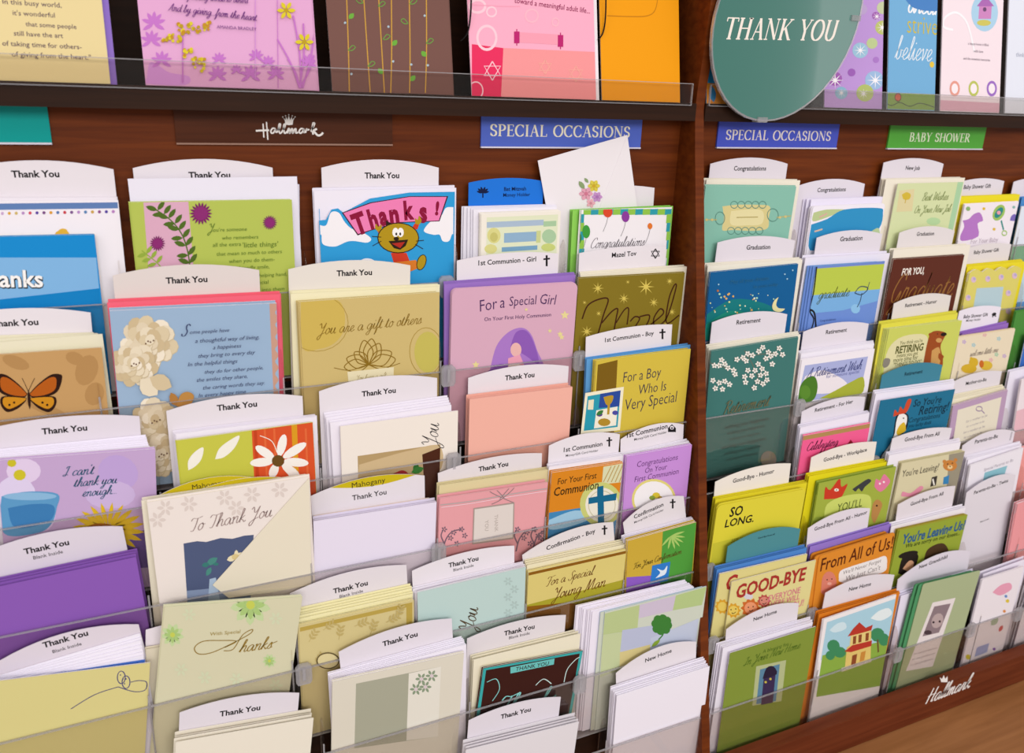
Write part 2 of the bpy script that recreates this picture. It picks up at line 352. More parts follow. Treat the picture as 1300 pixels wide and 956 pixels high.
    def cross(s, cx, cy, h, c='#1c181c'):
        w = h * .09
        s.poly([(cx - w, cy - h / 2), (cx + w, cy - h / 2), (cx + w, cy - h * .25), (cx + h * .3, cy - h * .27), (cx + h * .3, cy - h * .12), (cx + w, cy - h * .1), (cx + w, cy + h / 2), (cx - w, cy + h / 2), (cx - w, cy - h * .08), (cx - h * .3, cy - h * .06), (cx - h * .3, cy - h * .21), (cx - w, cy - h * .23)], c)
    def david(s, cx, cy, r, c='#1c181c', w=1.4):
        for sg in (-1, 1):
            P = [(cx + r * math.cos(math.radians(90 * sg + 120 * i)), cy + r * math.sin(math.radians(90 * sg + 120 * i))) for i in range(4)]
            s.line(P, w, c, False)
    def star(s, cx, cy, r, n, c, inner=.3, a0=0):
        s.poly([(cx + (r if i % 2 == 0 else r * inner) * math.cos(a0 + math.pi * i / n), cy + (r if i % 2 == 0 else r * inner) * math.sin(a0 + math.pi * i / n)) for i in range(2 * n)], c)
    def dots(s, pts, r, c):
        for p in pts: s.ell(p[0], p[1], r, r, c, 7); s.lay -= 1
        s.lay += 1

def rrect(W, H, r, top=True, bot=False):
    P = []
    def corner(cx, cz, a0):
        return [(cx + r * math.cos(math.radians(a0 + 90 * i / 5)), cz + r * math.sin(math.radians(a0 + 90 * i / 5))) for i in range(6)]
    P += [(-W/2, 0), (W/2, 0)] if not bot else corner(-W/2 + r, r, 180) + corner(W/2 - r, r, 270)
    P += corner(W/2 - r, H - r, 0) + corner(-W/2 + r, H - r, 90) if top else [(W/2, H), (-W/2, H)]
    return P
def card_mesh(W, H, color, outline=None, inner='#f4eef2', back_outline=None):
    mb = MB(); P = outline or [(-W/2, 0), (W/2, 0), (W/2, H), (-W/2, H)]
    mb.prism(P, 0, .00035, mat(color))                               # front leaf
    Q = back_outline or P
    mb.prism(Q, .0009, .00125, mat(inner))                           # back leaf
    mb.box(-W/2, -W/2 + .0005, .00034, .00091, .004, H * .9, mat(color))   # fold at the spine
    return mb.mesh('greeting_card')
def env_mesh(W, H, color):
    mb = MB(); m = mat(color, .7)
    mb.box(-W/2, W/2, 0, .0007, 0, H, m)
    mb.prism([(-W/2 + .001, H), (0, H * .52), (W/2 - .001, H)], .0007, .00095, m)    # closed flap on the rear
    return mb.mesh('envelope')

# ================================================================ the room and the rack
ZE = EYE.z
def struct(name, mb): return tag_it(obj(name, mb.mesh(name)), None, None, kind='structure')
m = MB(); m.box(-3, 4, -3, 1.2, -.02, 0, mat('#a89c92', .8)); struct('floor', m)
m = MB(); m.box(-3, 4, 1.0, 1.06, 0, 3.2, mat('#d8d0c6', .8)); struct('wall_back', m)

XD, XT = .5678, .012            # divider: left face and thickness
XL, XR = -.62, 1.75
rack = empty('display_rack', (XD, .8, 0))
tag_it(rack, 'red-brown wooden greeting card rack of two bays with stepped tiers', 'display rack')
def rpart(name, mb):
    o = obj(name, mb.mesh(name), rack); o.matrix_parent_inverse = Matrix.Translation((-XD, -.8, 0)); return o
m = MB(); m.box(XL, XD, .803, .82, ZE - .40, ZE - .0265, WOOD); rpart('back_panel', m)
m = MB(); m.box(XD + XT, XR, .803, .82, ZE - .40, ZE - .0265, WOOD); rpart('back_panel', m)
m = MB(); m.box(XL, XD, .862, .88, ZE - .03, ZE + .42, DARK); rpart('upper_back_panel', m)
m = MB(); m.box(XD + XT, XR, .862, .88, ZE - .03, ZE + .42, DARK); rpart('upper_back_panel', m)
prof = [(.755, .42), (.763, .2), (.769, .102), (.772, .05), (.7765, .01), (.7775, -.0136), (.770, -.058), (.6967, -.438), (.6436, -.707), (.617, -.84), (.617, -.90), (.88, -.90), (.88, .42)]
m = MB(); m.prismx([(p[0], ZE + p[1]) for p in prof], XD, XD + XT, WOOD); rpart('divider_panel', m)
for xa, xb in ((XL, XD), (XD + XT, XR)):
    m = MB(); m.box(xa + .0005, xb - .0005, .775, .8615, ZE - .0265, ZE - .0072, DARK)
    tag_it(obj('shelf_board', m.mesh('shelf_board')), 'dark wooden shelf board above the ' + ('white script logo sign' if xa < 0 else 'Baby Shower sign'), 'shelf')
    # sloped board under the tiers
    m = MB(); pts = [(.806, floor_z(1) - .004), (tier_y(7) + .002, floor_z(7) - .006), (tier_y(7) + .002, -1.45), (.88, -1.45), (.88, floor_z(1) - .004)]
    m.prismx([(p[0], ZE + p[1]) for p in pts], xa, xb, DARK); rpart('sloped_carcass', m)
    m = MB(); m.box(xa, xb, .612, .630, ZE - .872, ZE - .818, RAILW); rpart('front_rail', m)
    m = MB(); m.box(xa, xb, .50, .630, ZE - .90, ZE - .873, wood('ledge_wood', '#8a5a34', '#a06c42')); rpart('ledge', m)
    m = MB(); m.box(xa, xb, .53, .66, .08, ZE - .90, RAILW); rpart('base_panel', m)
    m = MB(); m.box(xa, xb, .57, .66, 0.0, .08, DARK); rpart('toe_kick', m)

# clear lips of the top shelf
for nm, xa, xb in (('beneath the greeting cards beside the orange card', XL, .5585), ('behind the oval teal sign', XD + XT + .003, XR)):
    l = MB(); l.box(xa, xb, .7725, .7748, ZE - .0095, ZE + .0138, ACRYL)
    o = tag_it(obj('shelf_lip', l.mesh('shelf_lip')), 'low clear plastic shelf lip ' + nm, 'shelf lip')
    e = MB(); e.box(xa, xb, .7724, .7749, ZE + .0134, ZE + .0142, ACRE); obj('top_edge', e.mesh('top_edge'), o)
    e = MB(); e.box(xa, xb, .7723, .7750, ZE - .0098, ZE - .0088, ACRE); obj('bottom_edge', e.mesh('bottom_edge'), o)
    xe = xb - .0008 if xb < 1 else xa
    e = MB(); e.box(xe, xe + .0008, .7723, .7750, ZE - .0088, ZE + .0134, ACRE); obj('end_edge', e.mesh('end_edge'), o)

# clear trays, one long tray for each tier of each bay
FINS = {0: {1: [.0, 391, 581, 718], 2: [128, 361, 560, 736], 3: [205, 408, 585, 735], 4: [190, 396, 556, 693, 790], 5: [190, 372, 522, 668, 792], 6: [205, 412, 597, 735], 7: [420, 600, 770]},
        1: {1: [1010, 1124, 1215, 1292], 2: [1014, 1128, 1222, 1297], 3: [1012, 1112, 1216, 1288], 4: [1010, 1108, 1210, 1278], 5: [1022, 1136, 1222, 1298], 6: [1026, 1132, 1224, 1292], 7: [1038, 1138, 1245, 1297]}}
TRAYN = {(0, 1): 'green and pink daisy', (0, 2): 'butterfly', (0, 3): 'orange and white daisy', (0, 4): 'pink cherry-branch', (0, 5): 'purple Confirmation', (0, 6): 'four-leaf clover', (0, 7): 'New Home envelopes under the clover',
         (1, 1): 'purple baby-clothes', (1, 2): 'moon and stars', (1, 3): 'retiring bear', (1, 4): 'teal chicken', (1, 5): 'So Long', (1, 6): 'lion Good-Bye', (1, 7): 'red-roofed house'}
def fin_mesh(dep):
    mb = MB(); P = [(0, 0), (-dep, 0), (-dep, LIPH + .012)]
    P += [(-dep + dep * .5 * (1 - math.cos(math.radians(a))), LIPH + .012 + .026 * math.sin(math.radians(a))) for a in (25, 50, 75, 90)]
    P += [(-dep * .2, LIPH + .03), (0, LIPH + .012)]
    mb.prismx(P, -.0006, .0006, ACRYL); mb.prismx([(p[0] * 1.0, p[1]) for p in ((-dep, 0), (-dep - .0006, 0), (-dep - .0006, LIPH + .012), (-dep, LIPH + .012))], -.0008, .0008, ACRE)
    return mb.mesh('fin')
FM = fin_mesh(.0165)
def clip_mesh():
    mb = MB(); mb.prism([(-.008, -.012), (-.006, -.016), (.006, -.016), (.008, -.012), (.008, .004), (.005, .0075), (-.005, .0075), (-.008, .004)], -.004, .0, ACRE)
    mb.box(-.0015, .0015, -.0052, -.004, -.010, .004, ACRE)
    return mb.mesh('clip')
CM = clip_mesh()
CLIPS = {(0, 1): [566], (0, 2): [568, 735], (0, 3): [575], (0, 4): [556], (0, 5): [385], (0, 6): [735], (1, 2): [], (1, 3): [1014], (1, 4): [1108, 1280], (1, 5): [900], (1, 6): [904, 1030], (1, 7): [1139, 1232, 1292]}
def lip_x(px, k):       # X of photo column px on the lip line of tier k
    y = 200.0
    for _ in range(30):
        d = ray(px, y); p = d * (lip_y(k) / d.y); y += (p.z - lip_z(k)) * 700
    return p.x
for bay, xa, xb in ((0, XL, XD - .002), (1, XD + XT + .002, XR)):
    for k in range(1, 8):
        t = tag_it(empty('card_tray', (xa, lip_y(k), ZE + floor_z(k))), f'long clear acrylic tray holding the row of the {TRAYN[bay, k]} card', 'tray')
        w = xb - xa; dep = tier_y(k) - lip_y(k)
        mb = MB(); mb.box(0, w, 0, .0018, 0, LIPH, ACRYL); obj('lip', mb.mesh('lip'), t)
        mb = MB(); mb.box(0, w, -.0002, .002, LIPH - .0005, LIPH + .0004, ACRE); obj('lip_edge', mb.mesh('lip_edge'), t)
        mb = MB(); mb.box(0, w, 0.002, dep, -.002, -.0002, ACRE); obj('floor_plate', mb.mesh('floor_plate'), t)
        for px in FINS[bay].get(k, []):
            if px < 1: px = 156
            o = obj('fin', FM, t); o.location = (lip_x(px, k) - xa, .0187, 0)
        for px in CLIPS.get((bay, k), []):
            o = obj('clip', CM, t); o.location = (lip_x(px, k) - xa, 0, LIPH)

# ================================================================ tags, envelopes, cards
TY = 'Thank You'; INK = '#1f1a22'
TAGC = {h: '#' + ''.join('%02x' % max(0, int(h[i:i+2], 16) - 12) for i in (1, 3, 5)) for h in ('#efe8ee', '#ece5ee', '#eae0dc', '#efe8e0', '#ece4ee', '#f0e9ef', '#e9e0ec', '#eee6ea', '#ede6ec', '#ede6e8', '#ede6ea', '#ece5ea', '#ece5f0', '#ece5e6', '#ebe4e0', '#ebe4ea', '#ece4ec', '#ece4ea', '#ebe4ec', '#ece5ec', '#eae2ee', '#e9dfe9')}
def T(k, q, ap, texts, short, c='#e6dfe5', cname='white', sym=None, lens=None, H=None, d=.0014):
    c = TAGC.get(c, c)
    fr = Frame(tier_y(k) - d, q, 0, floor_z(k))
    W, H = fr.W, fr.H
    apx = fr.loc((q[0] + q[2]) / 2, (q[1] + q[3]) / 2 - ap); rise = apx[1] - H
    n = 12; arc = [(W/2 - W * i / n, H + rise * (1 - ((2 * i / n) - 1) ** 2)) for i in range(n + 1)]
    mb = MB(); mb.prism([(-W/2, 0), (W/2, 0)] + arc, 0, .0007, mat(c, .5)); me = mb.mesh('divider_tag')
    o = obj('divider_tag', me); o.matrix_world = fr.matrix()
    words = texts[0][0] if texts else ''
    tag_it(o, (f'{cname} arched tag reading {words} behind the {short}' if words else f'{cname} arched blank tag behind the {short}'), 'divider tag', 'divider tags')
    a = Art(o, fr)
    if lens:
        a.part('yellow_band', clip=False); i0, i1 = lens
        P = arc[i0:i1 + 1]; m_ = len(P) - 1
        bot = [(P[0][0] + (P[-1][0] - P[0][0]) * j / m_, P[0][1] + (P[-1][1] - P[0][1]) * j / m_ - rise * .55 * math.sin(math.pi * j / m_)) for j in range(m_ - 1, 0, -1)]
        a.put(P + bot, [list(range(len(P) + len(bot)))], '#c9b51a')
    if texts:
        a.part('lettering', clip=False)
        for i, t in enumerate(texts):
            kw = dict(t[4]) if len(t) > 4 else {}
            a.text(t[0], t[1], t[2], t[3], **{**dict(weight=(.03 if t[0] == TY else .018) if i == 0 else .004, c='#1b171b'), **kw})
    if sym:
        a.part('symbol', clip=False)
        if sym[0] == 'cross': a.cross(sym[1], sym[2], sym[3])
        elif sym[0] == 'david': a.david(sym[1], sym[2], sym[3])
        elif sym[0] == 'holder':
            x, y, r = sym[1:]
            a.poly([(x - r, y), (x, y - r), (x + r, y), (x + r, y + r), (x - r, y + r)], '#1b171b'); a.ell(x, y - r * .1, r * .5, r * .5, '#efe8ee', 8); a.ell(x, y, r * .25, r * .3, '#1b171b', 6)
        elif sym[0] == 'tree':
            x, y, r = sym[1:]
            a.line([(x, y + r), (x, y)], 1.6, '#101a40'); [a.leaf(x, y + 2, x + r * math.cos(t), y - r * .8 * abs(math.sin(t)), .35, '#101a40') for t in (0, .6, 1.2, 1.9, 2.5, 3.1)]
        elif sym[0] == 'stroller':
            x, y, r = sym[1:]
            a.ell(x, y, r, r * .7, '#1b171b', 10, -25); a.ell(x - r * .6, y + r, r * .3, r * .3, '#1b171b', 8); a.ell(x + r * .6, y + r * .8, r * .3, r * .3, '#1b171b', 8)
    a.flush(); return o

def lerp(a, b_, t): return tuple(x + (y - x) * t for x, y in zip(a, b_))
def E(k, c, cname, q, n, short, qf=None, d0=.0030, d1=.0108, bottom=None):
    """n envelopes, from top edge q at the back to qf at the front"""
    me = None
    for i in range(n):
        t = i / max(1, n - 1) if n > 1 else 0
        d = d0 + (d1 - d0) * t
        if qf is None:
            f0 = Frame(tier_y(k) - d0, q, 0, floor_z(k)); fr = f0
            M = fr.matrix(random.uniform(-.0012, .0012) if i else 0, -(d - d0), -random.uniform(0, .0025) if i else 0)
        else:
            qq = lerp(q, qf, t); qq = (qq[0] + random.uniform(-1, 1), qq[1] + random.uniform(-.7, .7), qq[2] + random.uniform(-1, 1), qq[3] + random.uniform(-.7, .7)) if 0 < i < n - 1 else qq
            fr = Frame(tier_y(k) - d, qq, 0, floor_z(k)); M = fr.matrix()
        if me is None or qf is not None: me = env_mesh(fr.W, fr.H, c)
        o = obj('envelope', me); o.matrix_world = M
        tag_it(o, f'{cname} envelope standing behind the {short}', 'envelope', f'{cname} envelopes behind the {short}')
def C(k, c, q, desc, short, art=None, n=1, qb=None, d=.0166, db=.0120, r=0, outline=None, tilt=0, inner='#f4eef2', backc=None, back_q=None):
    """greeting cards of one design: n - 1 copies behind and the front one, its top edge on q"""
    fr = Frame(tier_y(k) - d, q, tilt, floor_z(k))
    if outline: P = [fr.loc(*p) for p in outline]; P = [(-fr.W/2, 0), (fr.W/2, 0)] + P
    elif r: P = rrect(fr.W, fr.H, r)
    else: P = None
    me = card_mesh(fr.W, fr.H, c, P, inner)
    for i in range(n - 1):
        t = i / max(1, n - 1); dd = db + (d - .0013 - db) * (i / max(1, n - 2) if n > 2 else 1)
        if qb:
            q2 = lerp(qb, q, t); f2 = Frame(tier_y(k) - dd, q2, tilt, floor_z(k)); M = f2.matrix()
        else: M = fr.matrix(random.uniform(-.0014, .0004), d - dd, random.uniform(-.0005, .0018))
        o = obj('greeting_card', me if backc is None else card_mesh(fr.W, fr.H, backc, P, inner)); o.matrix_world = M
        tag_it(o, f'further copy of the {short}, tucked behind the front copy', 'card', f'copies behind the front {short}')
    o = obj('greeting_card', me); o.matrix_world = fr.matrix()
    tag_it(o, desc, 'card', 'greeting cards on the rack')
    if art:
        a = Art(o, fr); art(a); a.flush()
    return o, fr
TY = 'Thank You'; INK = '#1f1a22'

# ================================================================ LEFT BAY
# ---- tier 1
s = 'polka-dot bordered white card'
T(1, (-55, 216, 144, 215), 12, [(TY, 45, 220.5, 61)], s)
E(1, '#efe9f0', 'white', (-60, 251, 149, 250), 2, s, d1=.006)
def art(a):
    a.part('border_print'); a.rect(-60, 259, 150, 264.5, '#5f7fb4')
    cs = ['#c9a6cf', '#d9a02c', '#cdb36a', '#b78cc4', '#d2495c', '#5b3fa0', '#7a4a86', '#d99a2a', '#5478b4', '#c83a48', '#7d5590', '#b98fc9', '#5b86b8', '#cba24e', '#8d4c8c', '#5440a0', '#b77fc0']
    for i in range(17): a.ell(3 + i * 8.8, 271 - i * .15, 2.1, 2.1, cs[i], 8)
    a.part('duck_print'); a.ell(80, 294, 6, 4, '#e0b23c', 12); a.ell(79, 297, 9, 5, '#e0b23c', 12)
C(1, '#f1ecf3', (-58, 256, 150, 254), 'white card with blue rule and a row of coloured dots', s, art, n=2, d=.0105, db=.008)
s = 'blue striped Thanks card'
def art(a):
    a.part('stripe_print')
    a.poly([(-70, 327), (122, 327), (126, 368), (-70, 390)], '#7fb4e2'); a.poly([(-70, 388), (126, 366), (127, 392), (-70, 398)], '#0c80c4')
    a.part('lettering'); a.text('Thanks', 10, 354, 92, '#16202c', weight=.05, ys=1.15, rot=-3); a.text('Thanks', 9, 353, 92, '#f6f4f2', weight=.02, ys=1.15, rot=-3)
C(1, '#1289cf', (-70, 302, 120, 298), 'bright blue striped card with white Thanks lettering', s, art, n=3, d=.0168, db=.0135, inner='#e8e6c8')

s = 'green and pink daisy card'
T(1, (168.5, 213.5, 346, 213), 11.5, [(TY, 266, 222, 53)], s)
E(1, '#e9e5f2', 'white', (166, 229, 380, 234), 2, s, qf=(162, 227, 377, 224), d1=.009)
def art(a):
    a.part('pink_band_print'); a.poly([(182, 256), (239, 255), (246, 345), (189, 348)], '#d9a9c0'); a.poly([(189, 348), (246, 345), (254, 460), (199, 470)], '#d9a9c0')
    a.part('leaf_print'); g = '#4f6a22'
    a.line([(194, 264), (215, 278), (230, 296), (238, 318), (242, 345)], 1.8, g)
    for x, y, s_ in ((200, 267, -1), (208, 272, 1), (214, 277, -1), (222, 284, 1), (227, 292, -1), (232, 302, 1), (236, 312, -1), (239, 324, 1), (241, 334, -1)):
        a.leaf(x, y, x - 15, y - 2 + s_ * 3, .42, g); a.leaf(x, y, x + 9, y - 12, .42, g)
    a.line([(180, 318), (200, 334), (208, 345)], 1.4, '#93ac40')
    for x, y in ((186, 322), (192, 328), (199, 334)): a.leaf(x, y, x - 12, y + 4, .4, '#93ac40'); a.leaf(x, y, x + 7, y - 10, .4, '#93ac40')
    a.part('daisy_print')
    for x, y, r in ((255, 271, 14.5), (342.5, 282.5, 9.5), (200, 309, 10)): a.next(); a.flower(x, y, r, 18, .26, '#7a1f62', '#8a2a70', .62)
    a.part('lettering'); i = '#5f7a2a'
    a.text('Y', 268, 289, 11, i, 'script')
    for t, x, y, w in (("ou're someone", 292, 291, 43), ('who remembers', 305, 301, 46), ('all the extra', 288, 310, 36), ("'little things'", 331, 310, 45), ('that mean so much to others', 317, 320.5, 83), ('when you do them-', 320, 330, 58), ('a friendly smile,', 320, 339, 44), ('a helping hand,', 344, 348.5, 40), ('special', 331, 358, 20), ('go into them', 342, 367, 38)):
        a.text(t, x, y, w, i, 'sans', 0, .12)
C(1, '#b3c158', (165, 257, 370.5, 253.5), 'lime green and pink card with purple daisies and leafy stem', s, art, n=2, inner='#f0f0e0')

s = 'cartoon cat Thanks card'
T(1, (408, 213, 557, 213), 10.5, [(TY, 485, 222.5, 44)], s)
E(1, '#ece7f3', 'white', (397, 238.5, 577, 235), 3, s, d1=.009)
def art(a):
    a.part('cloud_print', True); w = '#f2eef2'
    a.smooth([(404, 285), (414, 286), (420, 270), (430, 270), (437, 281), (446, 290), (462, 296), (471, 303), (466, 308), (450, 306), (440, 307), (425, 313), (410, 310), (408, 298), (404, 300)], w)
    a.smooth([(576, 263), (566, 264), (560, 274), (548, 280), (538, 293), (550, 298), (558, 298), (562, 306), (570, 306), (574, 297), (577, 297)], w)
    a.smooth([(455, 332), (464, 328), (474, 330), (480, 338), (470, 343), (455, 342)], w)
    a.part('banner'); a.poly([(434, 270), (470, 257), (520, 249), (569, 249), (558, 281), (505, 283), (470, 293), (454, 299)], '#3a1426')
    a.poly([(436, 270.5), (471, 258), (520, 250), (567, 250), (557, 280), (505, 282), (470, 292), (454.5, 297)], '#ec7fb4')
    a.part('lettering'); c = '#8a1038'
    for ch, x, y, w_, r_ in (('T', 456, 283, 17, 18), ('h', 473, 277, 11, 14), ('a', 486, 273, 11, 10), ('n', 500, 271, 12, 6), ('k', 519, 266, 13, 4), ('s', 537, 268, 10, 2), ('!', 555, 264, 4.5, -6)):
        a.text(ch, x, y, w_, c, 'sans', .05, 0, 1.45 if ch != '!' else 1.1, r_)
    a.part('cat_print'); f = '#b09018'; k_ = '#2a1c10'
    a.poly([(496, 321), (516, 321), (521, 334), (500, 334)], '#cc3a22'); a.poly([(500, 333), (528, 330), (532, 340), (520, 345), (504, 340)], '#d87a28')
    a.ell(535, 333, 6, 10.5, k_, 14, 18); a.ell(535, 333, 5, 9.5, f, 14, 18)
    a.poly([(478, 292), (483, 288), (490, 297), (484, 301)], '#cc3a22'); a.poly([(521, 292), (527, 283), (532, 285), (530, 291)], '#cc3a22')
    a.smooth([(476, 290), (477, 284), (480, 288), (484, 285), (484, 292), (480, 294)], f); a.smooth([(527, 284), (527, 277), (530, 279), (532, 274), (535, 280), (532, 285)], f)
    a.poly([(490, 288), (490, 280), (498, 284)], k_); a.ell(505.5, 302, 26.5, 19.5, k_, 24); a.ell(505.5, 302, 25.3, 18.3, f, 24)
    a.ell(502, 295, 4, 6, '#f6f2ee', 12); a.ell(508.5, 295, 4, 6, '#f6f2ee', 12); a.ell(503, 297, 1.3, 2, k_, 8); a.ell(508, 297, 1.3, 2, k_, 8)
    a.ell(503, 303, 3.5, 2.5, k_, 10); a.poly([(493, 306), (518, 304), (515, 312), (508, 317), (500, 315)], k_); a.poly([(497, 309), (514, 307), (508, 315)], '#b02a20')
    for x0, y0, x1, y1 in ((484, 301, 472, 300), (484, 306, 473, 312), (528, 306, 538, 305), (527, 310, 537, 316)): a.line([(x0, y0), (x1, y1)], .9, k_, False)
C(1, '#2f9bd6', (404, 241, 576, 237.5), 'sky blue die-cut card with ginger cartoon cat and pink Thanks banner', s, art, n=1, d=.0125,
  outline=[(577.5, 243.5), (520, 244.5), (470, 252), (436, 270), (429, 264.5), (421, 266), (414, 279), (405, 280)])

s = 'scroll-print Bat Mitzvah card'
T(1, (595, 232, 690, 230), 5, [('Bat Mitzvah', 654, 239.5, 28, {'c': '#0c1c4c'}), ('Money Holder', 656, 247, 34, {'c': '#0c1c4c', 'weight': .012})], s, '#1d73d8', 'bright blue', ('tree', 613, 243, 8))
E(1, '#ece8f2', 'white', (586, 262, 704, 259), 5, s, qf=(601, 266, 707, 262), d1=.0105)
def art(a):
    a.part('panel_print'); a.rect(618, 276, 706, 330, '#dfe4c4'); a.rect(618, 282, 690, 286, '#a9bcd0'); a.rect(690, 281, 706, 287, '#a8c8a0')
    a.part('scroll_print'); a.ell(627, 299, 8.5, 10, '#d8d48a'); a.ell(627, 301, 5, 6, '#c6c070'); a.ell(623, 316, 8, 6, '#d8d48a')
    a.rect(640, 296, 682, 306, '#8fb0cc'); a.rect(681, 293, 686, 308, '#c8d090'); a.ell(697, 300, 9, 9, '#a8c8a0'); a.rect(637, 314, 682, 317, '#78a4c4'); a.ell(696, 314, 9, 5, '#c6d07a')
C(1, '#efe9dc', (611, 272, 712, 268), 'pale card printed with a rolled scroll and green borders', s, art, n=3)

# the envelope pushed in askew
fr = Frame(tier_y(1) - .0045, (683, 204, 796.5, 171.5), 0, None, H=.165)
mb = MB(); W, H = fr.W, fr.H; em = mat('#ece6ea', .7)
mb.box(-W/2, W/2, .0004, .0011, 0, H, em); o = obj('envelope', mb.mesh('envelope')); o.matrix_world = fr.matrix()
tag_it(o, 'white envelope stuck in askew with a printed flower bunch on its back', 'envelope')
mb = MB(); mb.prism([(W/2, H), (-W * .05, H * .45), (W/2, H * .02)], 0, .0004, em); obj('flap', mb.mesh('flap'), o)
a = Art(o, fr); a.part('flower_print'); a.flower(754, 236, 8, 6, .8, '#d9c84a', '#c9a62c'); a.flower(744, 246, 9, 6, .8, '#e0a0b4', '#cc7890'); a.flower(758, 250, 7, 6, .8, '#c490c8', '#a870b0'); a.flower(750, 258, 6, 5, .8, '#e8aab8', '#d08898')
a.leaf(742, 240, 735, 230, .5, '#8aa070'); a.leaf(747, 232, 742, 226, .5, '#8aa070'); a.flush()

s = 'balloon Congratulations card'
T(1, (733, 243, 831, 238.5), 5, [], s)
E(1, '#8ed05a', 'green', (724, 266, 851, 260.5), 3, s, d0=.0062, d1=.0118)
def art(a):
    a.part('check_border_print'); g, t = '#8fc24a', '#2f9aa8'
    for i in range(12): a.rect(741 + i * 9.4, 265.5, 741 + i * 9.4 + 9.6, 272.5, t if i % 2 else g)
    for i in range(8): a.rect(846.5, 272 + i * 11, 853, 283 + i * 11, t if i % 2 else g); a.rect(735, 272 + i * 11, 741, 283 + i * 11, g if i % 2 else t)
    a.part('balloon_print')
    for x, y, rx, ry, c in ((771.5, 269, 6, 7, '#d8492a'), (794, 275, 5, 7, '#8a3a9a'), (825, 287, 3, 4, '#e0762c'), (744, 294, 5, 8.5, '#3f9a3c'), (734, 302, 4, 8, '#2f7a34')):
        a.next(); a.ell(x, y, rx, ry, c, 14); a.line([(x, y + ry), (x - 2, y + ry + 8), (x - 6, y + ry + 18)], .5, '#8a8a8a')
    a.part('lettering'); a.text('Congratulations', 785, 307, 68, '#4a4048', 'script', -.04)
C(1, '#efeaee', (738, 266.5, 853, 263), 'white Congratulations card with teal and green checked border and balloons', s, art, n=2, inner='#8fc24a')

# ---- tier 2
s = 'butterfly card'
T(2, (-72, 404, 115, 397), 9, [(TY, 19, 409.5, 60)], s)
E(2, '#e9e3c9', 'cream', (-66, 428, 119, 422), 3, s, qf=(-66, 440, 130, 424), d1=.009)
def art(a):
    a.part('mottling_print', True)
    for x, y, rx, ry in ((110, 470, 14, 20), (120, 500, 12, 15), (20, 460, 18, 8), (95, 455, 12, 8), (60, 520, 30, 6)): a.ell(x, y, rx, ry, '#b48a56', 14, 20)
    a.part('butterfly_print'); k_, o_, y_ = '#2c140c', '#b45a14', '#cc8a1c'
    for sg in (-1, 1):
        X = lambda d: 36 + sg * d
        a.smooth([(X(1), 500), (X(12), 488), (X(28), 476), (X(40), 475), (X(43), 480), (X(37), 497), (X(22), 504), (X(6), 505)], k_)
        a.smooth([(X(2), 500), (X(12), 490), (X(26), 480), (X(35), 480), (X(34), 494), (X(22), 501), (X(6), 503)], o_)
        a.smooth([(X(2), 505), (X(20), 503), (X(34), 504), (X(35), 514), (X(27), 523), (X(14), 519), (X(4), 510)], k_)
        a.smooth([(X(3), 505.5), (X(20), 504), (X(31), 505), (X(32), 513), (X(25), 519), (X(14), 515), (X(4), 508)], y_)
        a.ell(X(18), 511, 1.6, 1.6, k_, 7); a.ell(X(24), 514, 1.6, 1.6, k_, 7)
        a.line([(36, 497), (X(4), 488), (X(8), 480)], .7, k_)
    a.leaf(36, 494, 38, 520, .16, k_)
C(2, '#c49a64', (-62, 454, 129, 441.5), 'tan parchment card with an orange and black butterfly', s, art, n=2, inner='#ece6cc')

s = 'pale peony verse card'
T(2, (143, 350, 329, 343), 10.5, [(TY, 237, 355, 53)], s, '#eae0dc')
E(2, '#f2677c', 'coral red', (137, 380, 355, 369.5), 3, s, d1=.009)
def art(a):
    a.part('scalloped_panel_print'); P = [(342, 385)] + [(351.5 + 2.2 * math.sin(i * 1.05), 385 + i * 2.6) for i in range(60)] + [(349, 540)]
    a.poly(P, '#c79a86')
    a.part('flower_print'); c1, c2, c3 = '#e6d9bf', '#d3c09c', '#f0e6d2'
    def peony(cx, cy, r):
        pr = random.Random(int(cx)); tones = ('#e6d9bf', '#d9c8a6', '#efe4d0', '#dfd0b4', '#cdb892')
        for n_, rr, sz in ((11, .74, .34), (9, .52, .32), (7, .3, .28), (4, .12, .24)):
            for i in range(n_):
                t = 2 * math.pi * (i + pr.random() * .5) / n_; x, y = cx + r * rr * math.cos(t), cy + r * rr * .95 * math.sin(t); z_ = r * sz * pr.uniform(.85, 1.15)
                a.ell(x + .8, y + .9, z_, z_ * .85, '#cbb996', 10, i * 40); a.ell(x, y, z_, z_ * .85, pr.choice(tones), 10, i * 40)
        a.dots([(cx - 3, cy + 2), (cx + 3, cy), (cx + 7, cy - 2), (cx, cy - 1)], 1.2, '#6a4a34')
    peony(188, 434, 35); peony(170, 462, 28); peony(196, 534, 30); peony(205, 576, 26)
    a.leaf(178, 480, 200, 500, .8, c1); a.leaf(190, 478, 218, 490, .7, c2)
    a.part('heart_print'); a.leaf(224, 514, 217, 497, .6, '#b07a3c'); a.smooth([(224, 514), (229, 500), (238, 496), (246, 501), (242, 512), (232, 517)], '#bb8744')
    a.part('lettering'); i = '#2e3560'
    a.text('S', 236, 418, 13, i, 'script', .02)
    for t, x, y, w in (('ome people have', 266, 419, 50), ('a thoughtful way of living,', 288.5, 429, 81), ('a happiness', 288, 438.5, 36), ('they bring to every day', 288, 448, 72), ('In the helpful things', 270, 459, 63), ('they do for other people,', 297, 468, 74), ('the smiles they share,', 282, 478.5, 64), ('the caring words they say.', 297, 487.5, 78), ('In every happy time', 282, 498, 60)):
        a.text(t, x, y, w, i, 'sans', 0, .3)
C(2, '#9ab4d0', (139, 395, 351, 385), 'sky blue verse card with cream peonies and scalloped tan edge', s, art, n=3)

